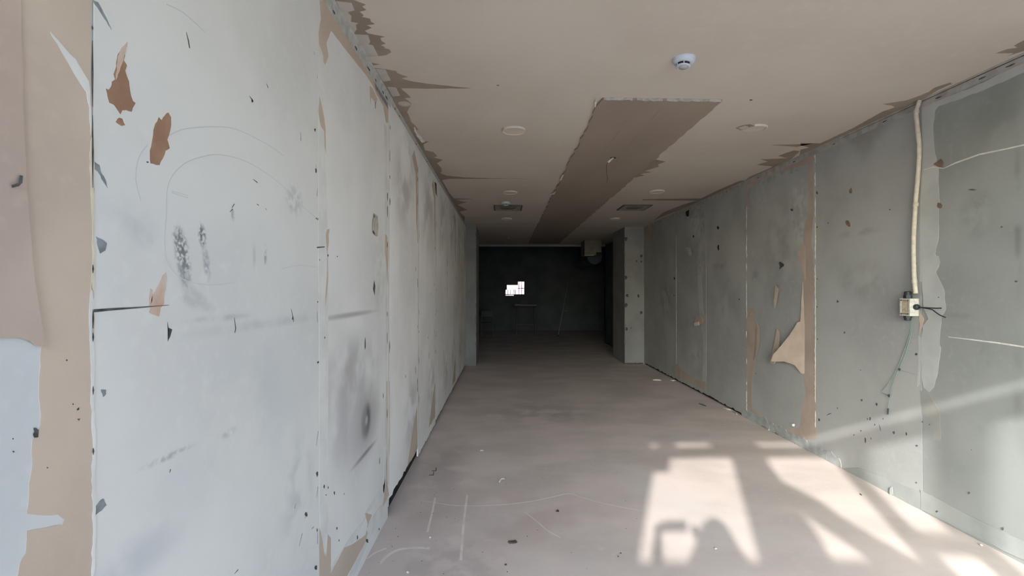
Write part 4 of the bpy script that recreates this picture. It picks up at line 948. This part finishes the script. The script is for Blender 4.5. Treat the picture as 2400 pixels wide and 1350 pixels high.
def debris(name, px, py, w, d, h, mat, label, seed, rz=0.0, cat='debris', ragged=.35):
    u, v = FL(px, py)
    bm = bmesh.new(); r = random.Random(seed)
    pts = blob(0, 0, w / 2, d / 2, 9, seed, rz, ragged)
    top = [bm.verts.new((x * .8, y * .8, h * r.uniform(.7, 1.1))) for x, y in pts]; bot = [bm.verts.new((x, y, 0)) for x, y in pts]
    c = bm.verts.new((0, 0, h * 1.05))
    for k in range(9):
        j = (k + 1) % 9; bm.faces.new((bot[k], bot[j], top[j], top[k])); bm.faces.new((top[k], top[j], c))
    bm.faces.new(bot[::-1])
    o = mesh_obj(name, bm, mat); o.location = (u, v, 0)
    return tag(o, label, cat)
debris('dark_shard', 1307, 1198, .034, .022, .006, M['rust'], 'small dark reddish shard on the floor near the centre', 1, .6)
debris('stone_chip', 1201, 1271, .055, .042, .008, M['dark_bit'], 'flat grey-brown heart-shaped chip at the bottom of the floor', 2)
debris('plaster_flake', 1130, 1056, .045, .03, .008, M['plaster_bit'], 'small pale plaster flake, farthest crumb left of centre on the floor', 3, .5)
debris('plaster_crumb', 1008, 1260, .014, .014, .008, M['plaster_bit'], 'tiny white crumb on the floor beside the pale drag streak', 4)
debris('plaster_crumb', 956, 1342, .014, .014, .008, M['plaster_bit'], 'tiny white crumb at the bottom edge near the white wall', 5)
debris('dark_crumb', 1185, 1324, .014, .012, .006, M['dark_bit'], 'tiny dark crumb just below the heart-shaped chip', 6)
debris('dark_crumb', 1455, 1297, .012, .010, .005, M['dark_bit'], 'upper dark crumb left of the sun patch on the floor', 7)
debris('dark_crumb', 1449, 1305, .010, .009, .005, M['dark_bit'], 'lower dark crumb left of the sun patch on the floor', 8)
debris('plaster_flake', 1677, 1286, .022, .02, .008, M['flap_r'], 'small tan flake inside the shadow within the sun patch', 9)
debris('plaster_crumb', 1803, 1008, .022, .022, .014, M['plaster_bit'], 'white crumb on the floor by the foot of the torn brown sheet', 10)
u, v = RW(1864, 996)
o = debris('plaster_crumb', 1860, 1030, .03, .03, .022, M['plaster_bit'], 'white lump stuck low on the torn brown sheet', 11); o.location = (XR - .012, u, v); o.rotation_euler = (0, -math.pi / 2, 0)
# curled strip of peeled paint
u, v = FL(1176, 1128)
bm = bmesh.new(); add_tube(bm, smooth_path([(-.02, -.03, .006), (-.012, -.005, .012), (0, .018, .014), (.022, .035, .008)]), [.002] + [.006] * 17 + [.002], 8)
o = mesh_obj('paint_curl', bm, M['plaster_bit'], None, True); o.location = (u, v, 0); tag(o, 'curled pale paint peeling on the floor left of centre', 'debris')
# two bent clips
for k, (px, py) in enumerate([(1018, 1104), (1012, 1114)]):
    u, v = FL(px, py)
    t = empty('bent_metal_clip', (u, v, 0)); tag(t, ('upper' if k == 0 else 'lower') + ' of two small bent metal clips on the floor near the white wall', 'metal clip', 'bent clips')
    bm = bmesh.new(); box(bm, -.022, .016, -.004, .004, 0, .004, .001); mesh_obj('foot', bm, M['metal'], t)
    bm = bmesh.new(); box(bm, .012, .017, -.006, .012, 0, .026, .001); mesh_obj('upright', bm, M['black'], t)
# litter along the right wall foot
def strip_litter(name, pts, r_, mat, label, z=.006):
    P = [Vector((*FL(*p), z)) for p in pts]; b0 = Vector((P[0].x, P[0].y, 0))
    bm = bmesh.new(); sp = smooth_path([p - b0 for p in P]); n = len(sp)
    add_tube(bm, sp, [r_ * (.4 + .6 * math.sin(math.pi * (i + .5) / n)) for i in range(n)], 6)
    o = mesh_obj(name, bm, mat, None, True); o.location = b0; return tag(o, label, 'debris')
strip_litter('paper_strip', [(1696, 958), (1706, 961), (1716, 964), (1727, 973)], .011, M['plaster_bit'], 'pale paper strip at the foot of the grey wall', .011)
strip_litter('dark_sliver', [(1638, 947), (1647, 950), (1655, 953)], .008, M['black'], 'dark curved sliver on the floor near the grey wall', .008)
strip_litter('paper_strip', [(1530, 892), (1540, 892), (1550, 893)], .012, M['plaster_bit'], 'pale scrap on the floor near the right pier', .012)
strip_litter('paper_strip', [(1571, 892), (1578, 893), (1584, 892)], .010, M['plaster_bit'], 'pale scrap at the wall foot beyond the right sheets', .01)
strip_litter('dark_sliver', [(2015, 1158), (2020, 1162)], .004, M['dark_bit'], 'tiny dark sliver in the bright sun patch', .004)
strip_litter('wood_splinter', [(2296, 1278), (2303, 1281)], .006, M['plaster_bit'], 'small pale splinter by the grey wall in the lower right corner', .006)

# ------------------------------------------------------------------ dim things in the unlit far room
def back_thing(name, px, py, Y, label, cat):
    x, z = on_y(px, py, Y); return tag(empty(name, (x, Y, 0)), label, cat)
t = back_thing('trestle_bench', 1232, 770, 17.2, 'dim low bench with pale top under the far window', 'bench')
bm = bmesh.new(); box(bm, -.38, .38, -.2, .2, 1.02, 1.06, .004); mesh_obj('top', bm, M['steel'], t)
for sx in (-.33, .33):
    for sy in (-.16, .16):
        bm = bmesh.new(); add_tube(bm, [(sx, sy, 0), (sx * .92, sy * .9, 1.02)], .02, 8); mesh_obj('leg', bm, M['back_wall'], t)
bm = bmesh.new(); add_tube(bm, [(-.33, 0, .35), (.33, 0, .35)], .012, 8); mesh_obj('stretcher', bm, M['steel'], t)
a = on_y(1308, 772, 16.5); b = on_y(1336, 640, 17.3)
t = tag(empty('leaning_pole', (a[0], 16.5, 0)), 'dim pole leaning in the dark room right of the window', 'pole')
bm = bmesh.new(); add_tube(bm, [(0, 0, .02), (b[0] - a[0], .8, b[1])], .024, 10); mesh_obj('shaft', bm, M['steel'], t, True)
bm = bmesh.new(); add_tube(bm, [((b[0] - a[0]) * .38, .30, b[1] * .38), ((b[0] - a[0]) * .38 + .2, .32, b[1] * .38 + .04)], .016, 8); mesh_obj('handle', bm, M['steel'], t, True)
bm = bmesh.new(); add_tube(bm, [(0, 0, 0), (0, 0, .05)], .03, 10); mesh_obj('foot', bm, M['rubber'], t)
t = back_thing('folding_chair', 1142, 770, 16.6, 'dim folding chair in the dark room near the left pier', 'chair')
bm = bmesh.new(); box(bm, -.2, .2, -.18, .2, .44, .46, .005); mesh_obj('seat', bm, M['back_wall'], t)
bm = bmesh.new(); box(bm, -.2, .2, .2, .22, .65, .85, .005); mesh_obj('backrest', bm, M['back_wall'], t)
for sx in (-.2, .2):
    bm = bmesh.new(); add_tube(bm, [(sx, -.2, 0), (sx, .21, .85)], .011, 8); mesh_obj('leg', bm, M['steel'], t)
    bm = bmesh.new(); add_tube(bm, [(sx, .25, 0), (sx, -.15, .45)], .011, 8); mesh_obj('leg', bm, M['steel'], t)
x, z = on_y(1191, 556, 13.3)
t = tag(empty('ceiling_spot', (*CE(1191.5, 557), H)), 'tiny pale spot fitting on the dark end of the ceiling', 'ceiling fitting')
bm = bmesh.new(); add_lathe(bm, [(.022, 0), (.022, -.012), (.012, -.026), (0, -.028)], 16); mesh_obj('body', bm, M['plastic'], t, True)
bm = bmesh.new(); add_lathe(bm, [(.034, 0), (.034, -.004), (.02, -.006)], 16); mesh_obj('rim', bm, M['plastic'], t, True)

# ------------------------------------------------------------------ behind the viewpoint: photographer, phone, added light-blocking sheet (they shape the sun patches)
t = tag(empty('sun_blocker_sheet', (.645 + .0186, Y0 + .05, 0)), 'added sheet cut to shape the sun patches, outside the view', 'cloth')
q = [(-.289, 2.63), (-.249, 2.385), (-.069, 2.235), (.10, 2.015), (.24, 1.885), (.40, 1.74), (.40, 1.6), (.10, 1.74), (.035, 1.815), (-.075, 1.945), (-.215, 2.09), (-.19, 1.975), (-.17, 1.7), (-.31, 1.7), (-.31, 2.63)]  # outline made up to cut the sun patch into shape
def f_pl(u, v, w): return (u, -w, v)
bm = bmesh.new(); add_slab(bm, rough([(u, v - .024) for u, v in q], .008, .06, 4), f_pl, 0, .003); mesh_obj('sheet', bm, M['sun_blocker'], t)
for u, v in ((-.27, 2.60), (.39, 1.68)):
    bm = bmesh.new(); add_tube(bm, [(u, -.012, v), (u, .008, v)], .012, 10); mesh_obj('blocker_peg', bm, M['metal'], t)
ph = tag(empty('phone', (-.075, -.012, 1.527)), 'dark phone held level at the viewpoint', 'phone')
bm = bmesh.new(); box(bm, -.082, .082, -.004, .004, -.037, .037, .003); mesh_obj('body', bm, M['rubber'], ph)

skin = material('skin', srgb(205, 160, 135), None, rough_=.6); cloth = material('dark_jacket', srgb(58, 62, 70), srgb(48, 52, 60), 20, .95); hair = material('dark_hair', srgb(40, 32, 28), None, rough_=.7)
def skinned(name, verts, edges, radii, mat, parent, root=0, sub=2):
    me = bpy.data.meshes.new(name); me.from_pydata(verts, edges, []); o = bpy.data.objects.new(name, me); COL.objects.link(o); o.parent = parent
    m = o.modifiers.new('skin', 'SKIN'); m.use_smooth_shade = True
    for i, r_ in enumerate(radii):
        sv = me.skin_vertices[0].data[i]; sv.radius = r_ if isinstance(r_, tuple) else (r_, r_); sv.use_root = (i == root)
    s = o.modifiers.new('sub', 'SUBSURF'); s.levels = s.render_levels = sub
    me.materials.append(mat); return o
px_, py_ = .06, -.40
per = tag(empty('person', (px_, py_, 0)), 'person in a dark jacket holding a phone level with both hands, behind the viewpoint', 'person')
V = [(0, 0, .98), (0, -.01, 1.12), (0, -.02, 1.28), (0, -.01, 1.42), (0, .01, 1.50), (0, .03, 1.60), (0, .03, 1.67),          # pelvis .. head
     (.10, 0, .92), (.11, .02, .50), (.12, -.02, .09), (.125, .13, .04),                                                   # right leg
     (-.10, 0, .92), (-.11, .02, .50), (-.12, -.02, .09), (-.125, .13, .04),                                               # left leg
     (.18, -.01, 1.41), (.27, .14, 1.24), (.05, .32, 1.41), (.0, .355, 1.46),                                             # right arm
     (-.17, -.01, 1.41), (-.27, .16, 1.22), (-.255, .33, 1.42), (-.245, .36, 1.48)]                                        # left arm
Ed = [(0, 1), (1, 2), (2, 3), (3, 4), (4, 5), (5, 6), (0, 7), (7, 8), (8, 9), (9, 10), (0, 11), (11, 12), (12, 13), (13, 14), (3, 15), (15, 16), (16, 17), (17, 18), (3, 19), (19, 20), (20, 21), (21, 22)]
Rr = [(.16, .12), (.15, .11), (.16, .12), (.13, .10), .055, (.078, .095), (.072, .09), .09, .06, .045, .035, .09, .06, .045, .035, .065, .05, .034, .026, .065, .05, .034, .026]
skinned('body', V, Ed, Rr, cloth, per)
bm = bmesh.new(); bmesh.ops.create_uvsphere(bm, u_segments=24, v_segments=16, radius=1)
for v_ in bm.verts:
    c = v_.co.copy(); v_.co = Vector((c.x * .078, c.y * .095 + .03, c.z * .115 + 1.625))
    if c.y > .8 and abs(c.z) < .25 and abs(c.x) < .25: v_.co.y += .02
mesh_obj('head', bm, skin, per, True)
bm = bmesh.new(); bmesh.ops.create_uvsphere(bm, u_segments=24, v_segments=16, radius=1)
for v_ in list(bm.verts):
    c = v_.co.copy(); v_.co = Vector((c.x * .086, c.y * .098 + .018, c.z * .118 + 1.632))
bmesh.ops.delete(bm, geom=[v_ for v_ in bm.verts if v_.co.y > .05 and v_.co.z < 1.68], context='VERTS')
mesh_obj('hair', bm, hair, per, True)
bm = bmesh.new(); add_lathe(bm, [(.0, 1.752), (.045, 1.742), (.075, 1.715), (.098, 1.67), (.122, 1.60), (.16, 1.53), (.19, 1.46), (.17, 1.42)], 28)
bmesh.ops.delete(bm, geom=[v_ for v_ in bm.verts if v_.co.y > .055 and 1.5 < v_.co.z < 1.70], context='VERTS')
for v_ in bm.verts: v_.co.y *= .9; v_.co.x -= .012
mesh_obj('hood', bm, cloth, per, True)
for sx, hx, hz in ((1, .0, 1.475), (-1, -.245, 1.49)):
    hy_ = .365; V = [(hx, hy_ - .01, hz - .03), (hx, hy_, hz + .02)]; Ed = [(0, 1)]; Rr = [.026, .028]
    for k in range(4):
        n = len(V); z = hz + .0 + k * .017
        V += [(hx + sx * .012, hy_ + .012, z), (hx - sx * .012, hy_ + .016, z + .004), (hx - sx * .03, hy_ + .014, z + .006)]
        Ed += [(1, n), (n, n + 1), (n + 1, n + 2)]; Rr += [.009, .0085, .0075]
    n = len(V); V += [(hx + sx * .0, hy_ - .02, hz + .01), (hx - sx * .03, hy_ - .018, hz + .03)]; Ed += [(1, n), (n, n + 1)]; Rr += [.010, .0085]
    skinned('hand', V, Ed, Rr, skin, per, 0, 1)
